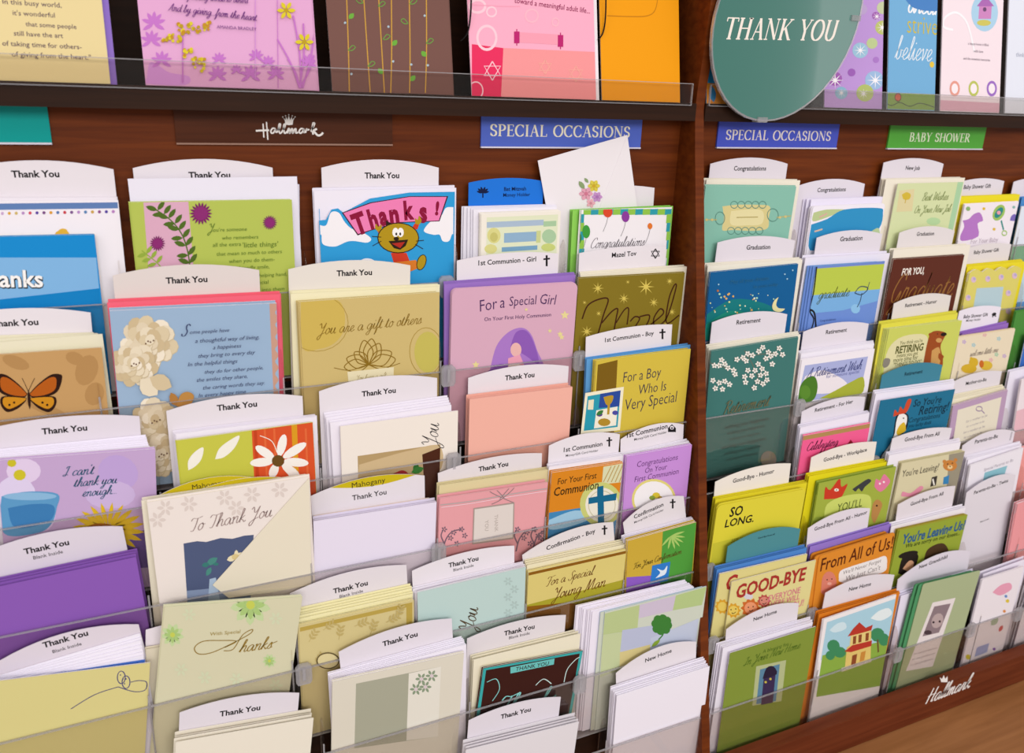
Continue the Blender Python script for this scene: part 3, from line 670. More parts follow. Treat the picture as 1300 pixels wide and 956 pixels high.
s = 'gold gift-bow card'
T(2, (366, 342, 521, 337), 9, [(TY, 450, 346, 45)], s, '#efe8e0')
E(2, '#efe8c4', 'cream', (368, 369, 556, 360), 3, s, d1=.0085)
def art(a):
    a.part('circle_print', True); 
    a.smooth([(382, 383), (425, 380), (437, 395), (436, 420), (424, 436), (405, 443), (384, 441)], '#cdb258'); a.ring(402, 410, 40, 36, .8, '#a98c3c')
    a.ell(543, 447, 17, 26, '#c4b85a', 20); a.ring(541, 446, 21, 30, .8, '#a98c3c')
    a.part('bow_print'); g = '#8a6a1c'
    for x, y, w in ((437, 466, .28), (440, 455, .3), (450, 447, .3), (462, 432, .28), (472, 430, .26), (482, 436, .28), (497, 447, .3), (502, 456, .28)):
        L_ = [(468, 463), ((468 + x) / 2 - (y - 463) * w, (463 + y) / 2 + (x - 468) * w), (x, y), ((468 + x) / 2 + (y - 463) * w, (463 + y) / 2 - (x - 468) * w), (468, 463)]; a.line(L_, 1.2, g)
    a.line([(424, 467), (445, 470), (468, 463), (490, 466), (508, 461)], .9, g)
    a.poly([(441, 472), (500, 466), (499, 490), (443, 492)], '#e6dcb8'); a.ring(470, 500, 30, 34, .01, g)
    a.part('lettering'); a.text('You are a gift to others', 470, 411, 134, g, 'script', -.02, rot=1.5); a.next(); a.text('You have a gift', 471, 477.5, 40, '#a08a50', 'script', -.02)
C(2, '#cdb676', (380, 383.5, 558, 371), 'gold card with a sketched gift bow and script lettering', s, art, n=3, qb=(374, 381, 555, 369), inner='#efe6b8')

s = 'pink Special Girl card'
T(2, (580, 331, 709, 322), 5.5, [('1st Communion - Girl', 644.5, 331, 73)], s, sym=('cross', 694, 331, 14))
E(2, '#9a74c4', 'purple', (563, 357.5, 729, 345.5), 3, s, d1=.0085)
def art(a):
    a.part('figure_print'); p, q_ = '#8c5ab4', '#a878c6'
    a.smooth([(622, 470), (630, 440), (645, 422), (662, 416), (674, 424), (682, 445), (690, 470), (660, 480)], q_); a.smooth([(616, 474), (635, 462), (650, 470), (640, 490), (615, 490)], p)
    a.smooth([(648, 440), (655, 422), (668, 420), (678, 436), (684, 462), (668, 452)], p); a.ell(655, 444, 7, 9, '#e8b4b0', 14); a.poly([(645, 455), (660, 450), (668, 470), (660, 474), (645, 470)], '#e9a0b4'); a.ell(654, 468, 10, 7, '#f0e0d8', 12)
    a.part('star_print')
    for x, y, r in ((717, 400, 6), (711, 424, 4), (713, 428, 4), (604, 463, 5), (698, 420, 3), (668, 393, 2.5)): a.star(x, y, r, 5, '#e4d694', .45, -math.pi / 2)
    a.part('lettering'); i = '#4a2a5c'
    for t, x, y, w, r_ in (('For', 620, 386, 22, 6), ('a', 638, 383, 6, 0), ('Special', 664, 381, 34, 0), ('Girl', 696, 379.5, 20, -6)): a.text(t, x, y, w, i, 'sans', -.005, .05, 1.25, r_)
    a.text('On Your First Holy Communion', 658, 402, 84, i, 'sans', 0)
C(2, '#d6a9be', (574, 368.5, 733.5, 359.5), 'pink rounded card lettered For a Special Girl with veiled figure and stars', s, art, n=4, r=.006, inner='#e8c0d8')

s = 'olive gold Mazel card'
T(2, (735.5, 321.5, 846, 312.5), 3.5, [('Mazel Tov', 792.5, 322.5, 31)], s, sym=('david', 832, 322, 6))
E(2, '#ece5d2', 'cream', (736, 345, 877, 335.5), 3, s, qf=(737, 350, 877.5, 338), d1=.009)
def art(a):
    a.part('star_print')
    for x, y, r in ((759, 366, 8), (820, 364, 11), (792, 379, 7), (830, 384, 6.5), (745, 421, 8), (853, 396, 5), (760, 398, 4), (797, 358, 3), (850, 357, 5), (742, 384, 3), (845, 412, 4)): a.star(x, y, r, 8, '#d8c25c', .22); 
    a.part('lettering'); c = '#43200c'
    a.line([(739, 405), (746, 388), (760, 380), (772, 380), (766, 400), (758, 428)], 1.7, c); a.line([(764, 410), (776, 396), (784, 392), (782, 405), (778, 428)], 1.7, c); a.line([(782, 410), (792, 394), (798, 392), (796, 412)], 1.5, c)
    a.line([(800, 408), (806, 402), (812, 404), (808, 412), (803, 420)], 1.6, c); a.line([(812, 402), (824, 400), (822, 410), (812, 424), (826, 420)], 1.6, c); a.line([(826, 412), (842, 398), (838, 392), (830, 404), (832, 414), (846, 404), (858, 366), (856, 362), (849, 380), (846, 410), (862, 400)], 1.6, c)
C(2, '#82701f', (735, 353.5, 869.5, 346), 'olive gold card with pale starbursts and brown script Mazel', s, art, n=2, inner='#d9cfa8')

# ---- tier 3
s = "lilac can't thank you card"
T(3, (-22, 546, 177, 528.5), 8, [(TY, 82, 545, 58)], s, '#ece4ee')
E(3, '#eee8f6', 'white', (-18, 572, 185, 552), 7, s, qf=(-8, 583, 190, 566), d1=.0112)
def art(a):
    a.part('blur_print', True); a.ell(30, 598, 22, 16, '#e0cdea', 16); a.ell(150, 600, 26, 22, '#bda2d8', 16, 20); a.ell(20, 630, 26, 26, '#ddd0ee', 16)
    a.ell(140, 628, 32, 18, '#cbb4de', 16); a.ell(55, 650, 16, 24, '#d9c6ea', 16)
    a.part('yellow_spots_print'); a.ell(15, 588, 6, 5, '#c9bd2a', 8); a.ell(25, 603, 8, 7, '#cdc02c', 10)
    a.part('cup_print'); a.smooth([(2, 630), (35, 624), (73, 627), (72, 645), (66, 664), (50, 676), (10, 680), (0, 660)], '#5c9ac8'); a.smooth([(10, 645), (40, 640), (68, 642), (62, 662), (20, 670)], '#3c7cb4'); a.ell(38, 630, 34, 5, '#8ab8dc', 20)
    a.poly([(70, 690), (190, 672), (192, 720), (70, 730)], '#6a5094'); a.part('daisy_print'); a.flower(138, 672, 46, 20, .2, '#d8b41c', None, .3, .1, .75); a.flower(137, 670, 36, 18, .22, '#e0bc24', None, .3, .3, .7); a.ell(128, 676, 22, 12, '#a8661a', 16)
    a.part('lettering'); i = '#2c5a78'
    a.text("I can't", 100, 597, 42, i, 'script', .02); a.text('thank you', 121, 610, 56, i, 'script', .02); a.text('enough...', 126, 623, 44, i, 'script', .02)
C(3, '#c3a6d0', (-5, 585, 197, 570), "lilac photo card with blue cup, yellow daisy and script I can't thank you enough", s, art, n=2)

s = 'orange and lime daisy card'
T(3, (211, 522, 384, 503), 10, [(TY, 301, 515, 51)], s, '#efe8ee')
E(3, '#efe9f4', 'white', (219, 547, 400, 526), 4, s, qf=(223, 551, 402, 529), d1=.0105)
def art(a):
    a.part('orange_panel_print'); a.poly([(319.5, 546), (397, 535.5), (404, 680), (327, 690)], '#d8532a'); a.poly([(370, 539), (377, 538), (382, 680), (376, 681)], '#d99a20'); a.poly([(322, 546), (326, 545), (333, 688), (329, 689)], '#c2431e')
    for x in (336, 348, 388): a.line([(x, 544), (x + 6, 680)], 2.5, '#e06a3a', False)
    a.part('leaf_print'); w = '#f2eee2'
    a.smooth([(239, 597), (239, 585), (247, 574), (258, 568), (256, 582), (248, 592)], w); a.smooth([(273, 583), (278, 570), (290, 560), (304, 553), (298, 568), (285, 580)], w)
    a.part('daisy_print')
    for x, y in ((361, 552), (388, 563), (391, 588), (380, 606), (318, 588), (325, 567), (344, 606)): a.ell(353 + (x - 353) * .6, 585 + (y - 585) * .6, math.hypot(x - 353, y - 585) * .42, 5.6, '#f4f0ea', 14, math.degrees(math.atan2(y - 585, x - 353)))
    a.line([(330, 553), (345, 560), (352, 575)], 1, w); a.line([(353, 585), (366, 602), (374, 612)], 1, w); a.ell(353, 585, 8, 7.5, '#6a4a1c', 14)
    a.part('lettering'); a.text(TY, 300, 640, 80, '#f2eee2', 'script')
C(3, '#c6c64a', (224, 559.5, 397, 536), 'lime and orange card with white daisy and leaf shapes', s, art, n=2, inner='#efe9e0')

s = 'cream photo-window card'
T(3, (405, 497, 555, 480), 10, [(TY, 481, 497.5, 43)], s, '#f0e9ef')
E(3, '#efe9f4', 'white', (411, 524, 568, 502), 5, s, qf=(419, 537, 573, 514), d1=.0118)
def art(a):
    a.part('photo_print'); a.poly([(454, 579), (559, 564), (557, 640), (456, 650)], '#b59a6c'); a.smooth([(456, 590), (490, 580), (520, 572), (558, 566), (556, 600), (500, 610), (458, 620)], '#cdb48a'); a.poly([(536, 577), (559, 568), (557, 640), (540, 640)], '#4a2414')
    a.smooth([(498, 602), (510, 597), (518, 601), (520, 612), (500, 615)], '#a82a30'); a.leaf(526, 600, 530, 588, .6, '#2f7a30'); a.leaf(522, 600, 538, 594, .5, '#3a8a38')
    a.part('lettering'); a.text('You', 546, 554, 34, INK, 'script', -.04, rot=86)
C(3, '#efe6dc', (432, 541.5, 581.5, 521.5), 'cream card with a landscape photo window and upright script You', s, art, n=2)

s = 'pink blank envelopes'
T(3, (594.5, 480, 722, 465), 8, [(TY, 660, 477.5, 37)], s)
E(3, '#efb2a2', 'pink', (592, 501.5, 721.5, 486), 4, 'Thank You tag beside the First Communion Boy card', d0=.004, d1=.015)

s = 'yellow Boy card'
T(3, (744, 428, 853.5, 412), 4.5, [('1st Communion - Boy', 799.5, 427, 61)], s, sym=('cross', 841, 424, 13))
E(3, '#5f9fd8', 'blue', (743, 454, 882, 434.5), 3, s, d1=.0085)
def art(a):
    a.part('brown_stripe_print'); a.poly([(759, 463), (784, 457), (779, 560), (752, 568)], '#7a5c14')
    a.part('picture_panel', clip=False); a.poly([(743, 499), (792, 491), (787, 546), (737, 552)], '#efe8cc'); a.poly([(746, 503), (788, 495.5), (784, 542), (741, 547)], '#2a9ab0'); a.poly([(762, 500), (788, 495.5), (786, 516), (760, 518)], '#2a4a9a')
    a.poly([(757, 521), (784, 516), (782, 540), (754, 544)], '#f0ead8'); a.ell(767, 536, 8, 5, '#b08a2a', 12); a.poly([(747, 508), (754, 507), (753, 520), (746, 520)], '#e8e0c0'); a.smooth([(766, 504), (778, 502), (777, 510), (773, 514), (769, 513)], '#b8942c'); a.rect(771.5, 512, 773.5, 526, '#b8942c')
    a.ell(761, 526, 4, 3, '#5a3a8a', 8); a.leaf(757, 527, 766, 521, .5, '#3a7a3a'); a.ell(781, 524, 4, 3, '#4a4aa0', 8)
    a.part('lettering'); i = '#2c2a4c'
    for t, x, y, w in (('For a Boy', 815.5, 475, 47), ('Who Is', 828.5, 491.5, 34), ('Very Special', 827, 508, 64)): a.text(t, x, y, w, i, 'sans', -.01, .08, 1.4, 1)
C(3, '#d2ba44', (757, 458, 877, 443), 'yellow card lettered For a Boy Who Is Very Special with chalice picture', s, art, n=3, inner='#e8dc80')

# ---- tier 4
s = 'purple envelopes'
T(4, (-45, 712, 155.5, 668.5), 13, [(TY, 59, 694, 58), ('Blank Inside', 61, 704, 38)], s, '#e9e0ec')
E(4, '#8a5ab4', 'purple', (-45, 743, 174, 696.5), 4, 'Blank Inside tag over the butterfly-outline card', d0=.004, d1=.015)
s = 'cream To Thank You card'
T(4, (190, 636, 342, 611), 17, [('Mahogany', 265, 615, 42, {'weight': .0})], s, '#efe8dc', 'yellow-topped', lens=(1, 11))
T(4, (226, 634, 378, 609), 13, [('Mahogany', 302, 617.5, 42, {'weight': .0})], 'first yellow-topped tag', '#efe8dc', 'yellow-topped', lens=(1, 11), d=.0024)
E(4, '#ece4d0', 'cream', (180, 632, 388, 602), 4, s, d0=.0040, d1=.0095)
def art(a):
    a.part('damask_print'); c = '#dccfc8'
    for x, y in ((210, 645), (240, 640), (285, 632), (320, 628), (355, 622), (200, 660), (300, 645)): a.flower(x, y, 11, 6, .5, c, None)
    a.part('photo_print'); a.poly([(233, 690), (250, 687), (262, 688), (280, 683), (295, 684), (310, 680), (322, 679), (318, 762), (238, 766)], '#4f5a7c'); a.poly([(237, 750), (318, 742), (318, 766), (238, 768)], '#8494b4')
    a.part('flower_print'); 
    for x, y in ((300, 698), (293, 706), (309, 702), (288, 711)): a.leaf(300, 707, x, y, .6, '#e8dcb8')
    a.ell(299, 707, 5, 4, '#d8c48c', 10); a.leaf(262, 717, 276, 708, .5, '#4a8a80'); a.leaf(266, 716, 256, 718, .6, '#3a7a74'); a.leaf(268, 720, 262, 731, .5, '#4a8a80'); a.leaf(270, 716, 278, 716, .5, '#3a7a74'); a.poly([(266, 735), (274, 733), (280, 766), (264, 766)], '#a8bcd4')
    a.part('lettering'); a.text('To Thank You', 294, 657, 104, '#9a8480', 'script', -.02, rot=1)
o_, fr_ = C(4, '#ece2dc', (186.5, 638, 393, 605), 'cream embossed To Thank You card with a dark blue flower photo', s, art, n=2, inner='#ece4d0')
# envelope with its open flap laid across the card
fr = Frame(tier_y(4) - .0181, (186.5, 638, 393.5, 604.5), 0, floor_z(4)); P = [fr.loc(*p) for p in ((392.5, 607), (396, 742), (345, 752), (290, 759), (270, 743))]
mb = MB(); mb.prism(P, 0, .0006, mat('#e6ddc8', .7)); o = obj('envelope', mb.mesh('envelope')); o.matrix_world = fr.matrix()
tag_it(o, 'cream envelope corner folded diagonally across the To Thank You card', 'envelope')
mb = MB(); P2 = [fr.loc(*p) for p in ((396, 742), (345, 752), (290, 759), (330, 749))]; mb.prism(P2, -.0004, .0, mat('#d6ccb4', .7)); obj('fold', mb.mesh('fold'), o)

s = 'plain pale envelopes'
T(4, (394.5, 630, 539, 604), 11, [('Mahogany', 468, 612.5, 42, {'weight': .0}), (TY, 469, 628, 43, {'weight': .012})], 'lavender envelopes', '#efe8ee', 'yellow-topped', lens=(1, 10))
E(4, '#eed8c8', 'peach', (398, 655, 545, 632), 1, 'lavender envelopes')
E(4, '#e6def0', 'lavender white', (397, 656, 552, 632), 3, 'yellow-topped tag beside the pink cherry-branch card', d0=.006, d1=.015)

s = 'pink cherry-branch card'
T(4, (556, 601, 688, 575.5), 7, [(TY, 626.5, 592, 37)], s, '#eee6ea')
E(4, '#dccfa0', 'tan', (554.5, 613, 696.5, 592.5), 3, s, d1=.009)
def art(a):
    a.part('branch_print'); g = '#7a6270'
    for bx in (562, 655, 676):
        a.line([(bx, 700), (bx + 4, 685), (bx + 12, 675), (bx + 24, 672)], 1.8, g); a.line([(bx + 2, 690), (bx - 2, 680), (bx + 1, 672)], 1.6, g)
        for dx, dy in ((14, 676), (24, 672), (28, 680), (2, 672), (18, 690), (10, 683)): a.flower(bx + dx, dy, 4, 5, .6, g, None)
    a.part('label_plate'); a.poly([(601, 645), (653, 637.5), (652, 684), (599.5, 691)], '#a89890'); a.poly([(602.5, 646.5), (651.5, 639.5), (650.5, 682), (601, 689)], '#ddd3cd')
    a.text('THANK', 630, 664, 22, '#b0a49c', 'sans', 0, rot=-86); a.text('YOU', 618, 667, 14, '#b0a49c', 'sans', 0, rot=-86)
    a.part('ribbon'); a.line([(559, 641), (600, 636), (650, 627), (695, 620)], 1.6, '#b8a8a8'); a.line([(560, 644), (600, 638.5), (650, 630), (695, 623)], .8, '#f0d8e0')
    k_ = '#8a7a7c'
    a.line([(640, 632), (628, 620), (616, 614), (622, 624), (640, 633), (652, 638)], .8, k_); a.line([(634, 634), (646, 620), (654, 612), (652, 620), (636, 634), (624, 640)], .8, k_)
C(4, '#e4a0a6', (558.5, 633, 695.5, 612.5), 'pink card with grey cherry branches, string bow and small label plate', s, art, n=3, inner='#ecbcc2')

s = 'orange First Communion card'
T(4, (697, 566, 787, 551.5), 8, [('1st Communion', 740.5, 567, 48), ('Money/Gift Card Holder', 739, 575, 40)], s, sym=('cross', 773.5, 561, 12))
E(4, '#eee9f2', 'white', (694.5, 589, 790, 574), 4, s, qf=(697, 593, 793, 578), d1=.0108)
def art(a):
    a.part('panel_print'); a.poly([(766, 592.5), (792, 588), (790, 612), (764, 615)], '#d8d8b0')
    for i in range(5): a.line([(766 + i * 5, 612), (776 + i * 5, 592 - i)], 1.2, '#b89a5c', False)
    a.poly([(697, 651), (735, 645), (780, 640), (787, 640), (784, 700), (694, 700)], '#3f86b8'); a.smooth([(697, 660), (730, 648), (755, 655), (725, 668), (698, 672)], '#9cc4dc')
    a.part('host_print'); a.ell(763, 640, 27, 28, '#c8cc78', 24); a.ell(764, 641, 21, 22, '#e9e4d4', 24); a.ring(764, 641, 17, 18, 1, '#c9c2a4')
    a.part('cross_print'); a.poly([(758, 618), (766, 616.5), (766, 629), (783, 626), (782, 635), (766.5, 637), (767, 664), (759, 665), (758.5, 638), (747, 640), (747, 632), (758, 630)], '#12668c')
    a.part('lettering'); a.text('For Your First', 733, 607, 48, '#3c2a10', 'sans', 0, .08, 1.3, 1); a.text('Communion', 732, 619.5, 55, '#3c2a10', 'sans', .01, .08, 1.3, 1)
C(4, '#d8861f', (701, 600.5, 791, 587.5), 'orange First Communion card with a blue cross over a pale disc', s, art, n=3, inner='#f0ece0')

s = 'lilac Congratulations card'
T(4, (788, 558, 868, 539), 9, [('1st Communion', 822, 546.5, 50), ('Money/Gift Card Holder', 826, 553, 40)], s, sym=('holder', 853, 543.5, 5))
E(4, '#efeaf4', 'white', (787, 576, 872, 557), 5, s, qf=(792, 581, 876, 562), d1=.0112)
def art(a):
    a.part('medallion_print'); a.ell(830, 634, 28, 26, '#e0d27c', 26); a.ell(830, 634, 25, 23, '#f2eef0', 26); a.ell(833, 629, 5, 4, '#d8c23a', 10); a.ell(828, 632, 4, 3, '#8aa040', 8); a.ell(838, 632, 3, 2.5, '#b8962c', 8)
    a.part('lettering'); i = '#5a2a6c'
    for t, x, y, w in (('Congratulations', 835, 584.5, 50), ('On Your', 833, 594.5, 27), ('First Communion', 834, 603, 54)): a.text(t, x, y, w, i, 'sans', -.005, .1, 1.2)
C(4, '#c68fd8', (796, 579.5, 878.5, 564.5), 'lilac First Communion Congratulations card with a white medallion', s, art, n=3)

# ---- tier 5
s = 'butterfly-outline card'
T(5, (-15, 848, 176, 793), 16, [(TY, 83, 811, 58), ('Blank Inside', 85, 822, 37)], s, '#e9dfe9')
E(5, '#f0ebf6', 'white', (-14, 862, 178, 804), 7, s, qf=(-12, 874, 182, 832), d1=.0118)
E(5, '#3f6cc0', 'blue', (-12, 868, 184, 838), 1, s, d0=.0132, d1=.0132)
def art(a):
    a.part('outline_print'); b1 = '#3a3a78'
    a.ring(154, 860, 5, 8, 1.2, b1); a.ring(160, 866, 5, 8, 1.2, b1); a.line([(166, 866), (176, 864), (186, 866), (184, 876), (170, 878), (150, 872)], 1.2, b1); a.dots([(153, 857), (156, 862), (160, 862), (158, 868)], .9, b1); a.line([(150, 872), (120, 882), (90, 900)], 1.2, b1)
C(5, '#d9cf8c', (-12, 866, 190.5, 841.5), 'pale yellow card with a blue-outlined dragonfly drawing', s, art, n=1)
s = 'green With Special Thanks card'
T(5, (185, 800, 330, 781), 6, [], s, '#efe6ee')
E(5, '#e6dcc4', 'cream', (184, 822, 345, 795), 2, s, d0=.004, d1=.006)
def art(a):
    def gf(cx, cy, r, cut=0):
        a.next(); a.flower(cx, cy, r, 9, .55, '#c3d6a0', None, .3, .2); a.flower(cx, cy, r * .72, 8, .5, '#aac97c', '#c6cf5a', .3)
    a.part('flower_print'); gf(219, 806, 15); gf(318, 768, 26); gf(342, 839, 9)
    for x, y in ((240, 780), (350, 785), (260, 860), (230, 850), (300, 862), (350, 870)): a.next(); a.flower(x, y, 9, 6, .5, '#d3d8b6', None)
    a.part('lettering'); a.text('With Special', 286, 803, 38, '#a08838', 'sans', 0); g = '#94762a'
    a.line([(285, 822), (300, 814), (280, 813), (258, 814), (247, 822), (252, 830), (270, 828), (300, 814), (318, 804), (320, 799), (308, 806), (296, 824), (284, 826)], 1.2, g); a.text('hanks', 325, 818, 42, g, 'script', .0, rot=2); a.line([(342, 818), (352, 814)], 1, g)
fr5 = C(5, '#d6d2b2', (209, 770.5, 384, 757.5), 'pale green With Special Thanks card with green flowers standing tall', s, art, n=2, d=.0168, db=.0152, inner='#dfe4c4')
s = 'beige leaf-print card'
T(5, (368, 754, 516, 717.5), 9, [(TY, 445, 745, 43), ('Blank Inside', 446, 753.5, 29)], s, '#ede6ec')
E(5, '#efe8b8', 'pale yellow', (378, 772, 521, 741), 5, s, qf=(379, 786, 524, 754), d1=.0118)
def art(a):
    a.part('border_print'); a.nrect(.93, .02, .985, 1, '#b9a04c'); a.nrect(0.01, .015, .985, .05, '#b9a04c')
    a.part('leaf_print'); c = '#c0ac6c'
    for x, y, an in ((392, 815, -1), (410, 800, -.6), (430, 812, -1.4), (450, 795, -.4), (470, 805, -1.2), (490, 790, -.5), (505, 785, -1.3), (400, 845, -1), (425, 850, -.7), (455, 840, -1.2), (485, 830, -.4), (510, 820, -1)):
        a.line([(x, y), (x + 16 * math.cos(an), y + 16 * math.sin(an))], .8, c, False)
        for t in (.3, .6, .9):
            px, py = x + 16 * t * math.cos(an), y + 16 * t * math.sin(an); a.leaf(px, py, px + 7 * math.cos(an + .8), py + 7 * math.sin(an + .8), .4, c); a.leaf(px, py, px + 7 * math.cos(an - .8), py + 7 * math.sin(an - .8), .4, c)
    a.part('label_print'); a.ring(416, 838, 14, 10, 1, '#4a3a20'); a.ell(416, 838, 13, 9, '#dccf9c', 18)
C(5, '#d3c48c', (379, 795, 525.5, 762), 'beige card with tan leaf print and gold border', s, art, n=2, inner='#efe8b8')
s = 'pale aqua You card'
T(5, (523, 725, 653, 693), 7, [(TY, 588.5, 713, 37), ('Blank Inside', 588.5, 720.5, 25)], s)
E(5, '#f0ebf4', 'white', (522, 746, 664, 713), 5, s, qf=(527, 753, 667, 719), d1=.0112)
def art(a):
    a.part('blossom_print')
    for i in range(5): a.flower(645 + (i % 2) * 8, 738 + i * 10, 6, 6, .5, '#aec4c0', None)
    a.part('lettering'); a.text('You', 594, 788, 34, '#5a4a34', 'script', -.01, rot=80)
C(5, '#bcd4d0', (530, 752.5, 667.5, 720), 'pale aqua card with upright brown script You', s, art, n=2)
s = 'gold Young Man card'
T(5, (663, 705, 778.5, 663), 10, [('Confirmation - Boy', 725, 684.5, 60)], s, '#ede6e8', sym=('cross', 767.5, 673, 12))
E(5, '#ece3c2', 'cream', (666, 711, 793, 684), 4, s, qf=(669, 718, 795, 691), d1=.0115)
def art(a):
    a.part('band_print'); a.nrect(0, 0, 1, .028, '#8a5a14'); a.poly([(669, 768), (795, 735), (793, 775), (668, 795)], '#a8a02c'); a.poly([(668, 770), (720, 765), (793, 775), (790, 850), (665, 860)], '#8a5a12')
    a.part('lettering'); c = '#6a3c10'; a.text('For a Special', 725, 731, 60, c, 'script', .0, rot=1); a.text('Young Man', 735, 746, 66, c, 'script', 0, rot=1)
C(5, '#d9c878', (671, 727, 795, 699), 'gold card with brown script For a Special Young Man', s, art, n=3, inner='#ece3c2')
s = 'four-colour dove card'
T(5, (791, 664, 868, 630), 11, [('Confirmation', 823.5, 648, 36), ('Money/Gift Card Holder', 824, 655, 36)], s, '#ede6ea', sym=('cross', 854, 639.5, 12))
E(5, '#efeaf4', 'white', (789, 680, 878, 656), 6, s, qf=(795, 686, 882, 661), d1=.0115)
def art(a):
    a.part('panel_print'); a.poly([(841.5, 675), (884, 663), (877, 740), (838, 736)], '#4f9a3c'); a.poly([(794, 733), (838, 730), (838, 760), (792, 770)], '#8a5ac0'); a.poly([(838, 730), (876, 738), (874, 760), (838, 762)], '#3f8a34')
    a.part('sunburst_print'); [a.leaf(852, 680, 852 + 18 * math.cos(t), 680 + 18 * math.sin(t), .15, '#a8c86a') for t in (-.3, .1, .5, .9, 1.3, 1.8, 2.3)]
    a.part('dove_print'); a.poly([(828, 718), (851, 713), (848, 737), (825, 742)], '#2f7ac8'); a.smooth([(832, 734), (838, 727), (834, 722), (842, 724), (847, 718), (845, 728), (838, 732)], '#dfe8f0')
    a.part('lettering'); a.text('For Your Confirmation', 835, 709, 58, '#5a4a18', 'script', .02, rot=2)
C(5, '#c9a83a', (797, 687, 884, 663), 'four-colour For Your Confirmation card with white dove on blue square', s, art, n=3)

# ---- tier 6
s = 'grey floral-photo card'
T(6, (430, 828, 573.5, 785.5), 9, [(TY, 508, 811, 43)], s, '#ece5ee')
E(6, '#f0ebf6', 'white', (416, 854, 586, 808), 6, s, qf=(420, 864, 592, 818), d1=.0118)
def art(a):
    a.part('photo_print'); a.poly([(452, 868), (560, 846), (556, 935), (450, 950)], '#a8a894'); a.poly([(519, 855), (560, 846), (556, 935), (516, 940)], '#e4e0d4')
    a.part('flower_print'); [(a.next(), a.flower(x, y, 8, 6, .5, '#8a9a80', '#d8c8cc')) for x, y in ((535, 862), (548, 858), (540, 872), (528, 875))]
C(6, '#dcd6c6', (422, 866, 589, 829), 'grey beige card framing a pale floral photo', s, art, n=2)
s = 'brown and turquoise Thank You card'
T(6, (593, 811, 718.5, 781), 7, [(TY, 659.5, 799.5, 37), ('Blank Inside', 659.5, 806.5, 25)], s, '#ece5ea')
E(6, '#ebe4cc', 'cream', (597, 832, 732, 799), 4, s, d1=.0112)
def art(a):
    a.part('border_print'); a.nrect(0, 0, 1, .025, '#3aa8a8'); a.nrect(0, 0, .03, 1, '#3aa8a8'); a.nrect(.97, 0, 1, 1, '#3aa8a8')
    a.part('label_print'); a.poly([(648, 847), (704, 836), (703, 843.5), (648, 855)], '#6ac0bc'); a.text('THANK YOU', 676, 845.5, 40, '#2c1410', 'sans', .01)
    a.part('swirl_print'); a.line([(618, 866), (630, 862), (634, 875), (625, 890)], 1, '#8ad0cc'); a.line([(716, 866), (720, 850), (730, 838), (736, 834)], 1, '#c8e0dc'); a.line([(680, 870), (690, 862), (700, 868)], 1, '#c8e0dc'); a.text('Thanks', 670, 890, 70, '#8ad0cc', 'script')
C(6, '#3c1a14', (613.5, 848.5, 740, 826), 'dark brown card with turquoise border and Thank You label', s, art, n=2, inner='#e8e2d0')
s = 'four-leaf clover card'
E(6, '#efe9f6', 'white', (731, 769, 870, 736), 9, s, qf=(752, 777, 881, 745), d0=.002, d1=.013)
def art(a):
    a.part('patch_print'); 
    for q_, c in (([(768, 779), (812, 768), (809, 800), (765, 806)], '#b9c88e'), ([(812, 768), (858, 756), (854, 775), (811, 785)], '#cdc0d4'), ([(858, 756), (897, 745), (891, 768), (854, 775)], '#b4c888'), ([(765, 806), (790, 803), (787, 850), (762, 860)], '#c4cfa0'), ([(790, 800), (853, 790), (848, 825), (787, 830)], '#b9bfd8'), ([(787, 828), (826, 818), (824, 850), (786, 860)], '#d6c88c'), ([(826, 810), (887, 785), (882, 830), (824, 850)], '#c0c8dc')): a.poly(q_, c)
    a.part('clover_print'); g = '#3f7f36'
    for an in (-1.0, .5, 2.1, 3.7): 
        x, y = 840 + 7.5 * math.cos(an), 793 + 7.5 * math.sin(an); a.ell(x + 3 * math.cos(an + 1.5), y + 3 * math.sin(an + 1.5), 5.5, 5.5, g, 10); a.ell(x - 3 * math.cos(an + 1.5), y - 3 * math.sin(an + 1.5), 5.5, 5.5, g, 10); a.leaf(840, 793, x, y, 1.0, g)
    a.line([(840, 793), (842, 804), (836, 812)], 1.8, g); a.leaf(827, 821, 838, 812, .35, '#8aa83a')
C(6, '#cdd3c4', (768, 777.5, 897, 744.5), 'pastel patchwork card with a green four-leaf clover', s, art, n=2, inner='#c4dcf0', qb=(762, 775, 893, 742))
# ---- tier 7
T(7, (782, 855, 884, 815), 12, [('New Home', 836, 832, 31)], 'white envelopes under the clover card', '#efe8ee')
E(7, '#f0ebf6', 'white', (775, 872, 893, 834), 7, 'New Home tag under the clover card', qf=(783, 884, 901, 846), d0=.004, d1=.016)
# the pockets beneath, running on out of view
T(6, (228, 905, 380, 880), 8, [(TY, 305, 902, 50)], 'ivory envelopes', '#ece5ee')
E(6, '#ebe4d4', 'ivory', (222, 930, 395, 900), 4, 'tag under the With Special Thanks card', d1=.015)
T(7, (595, 915, 712, 885), 7, [(TY, 655, 905, 36)], 'grey-white envelopes', '#ece5ee')
E(7, '#e2dde2', 'grey-white', (588, 940, 730, 905), 4, 'tag under the turquoise bordered card', d1=.015)

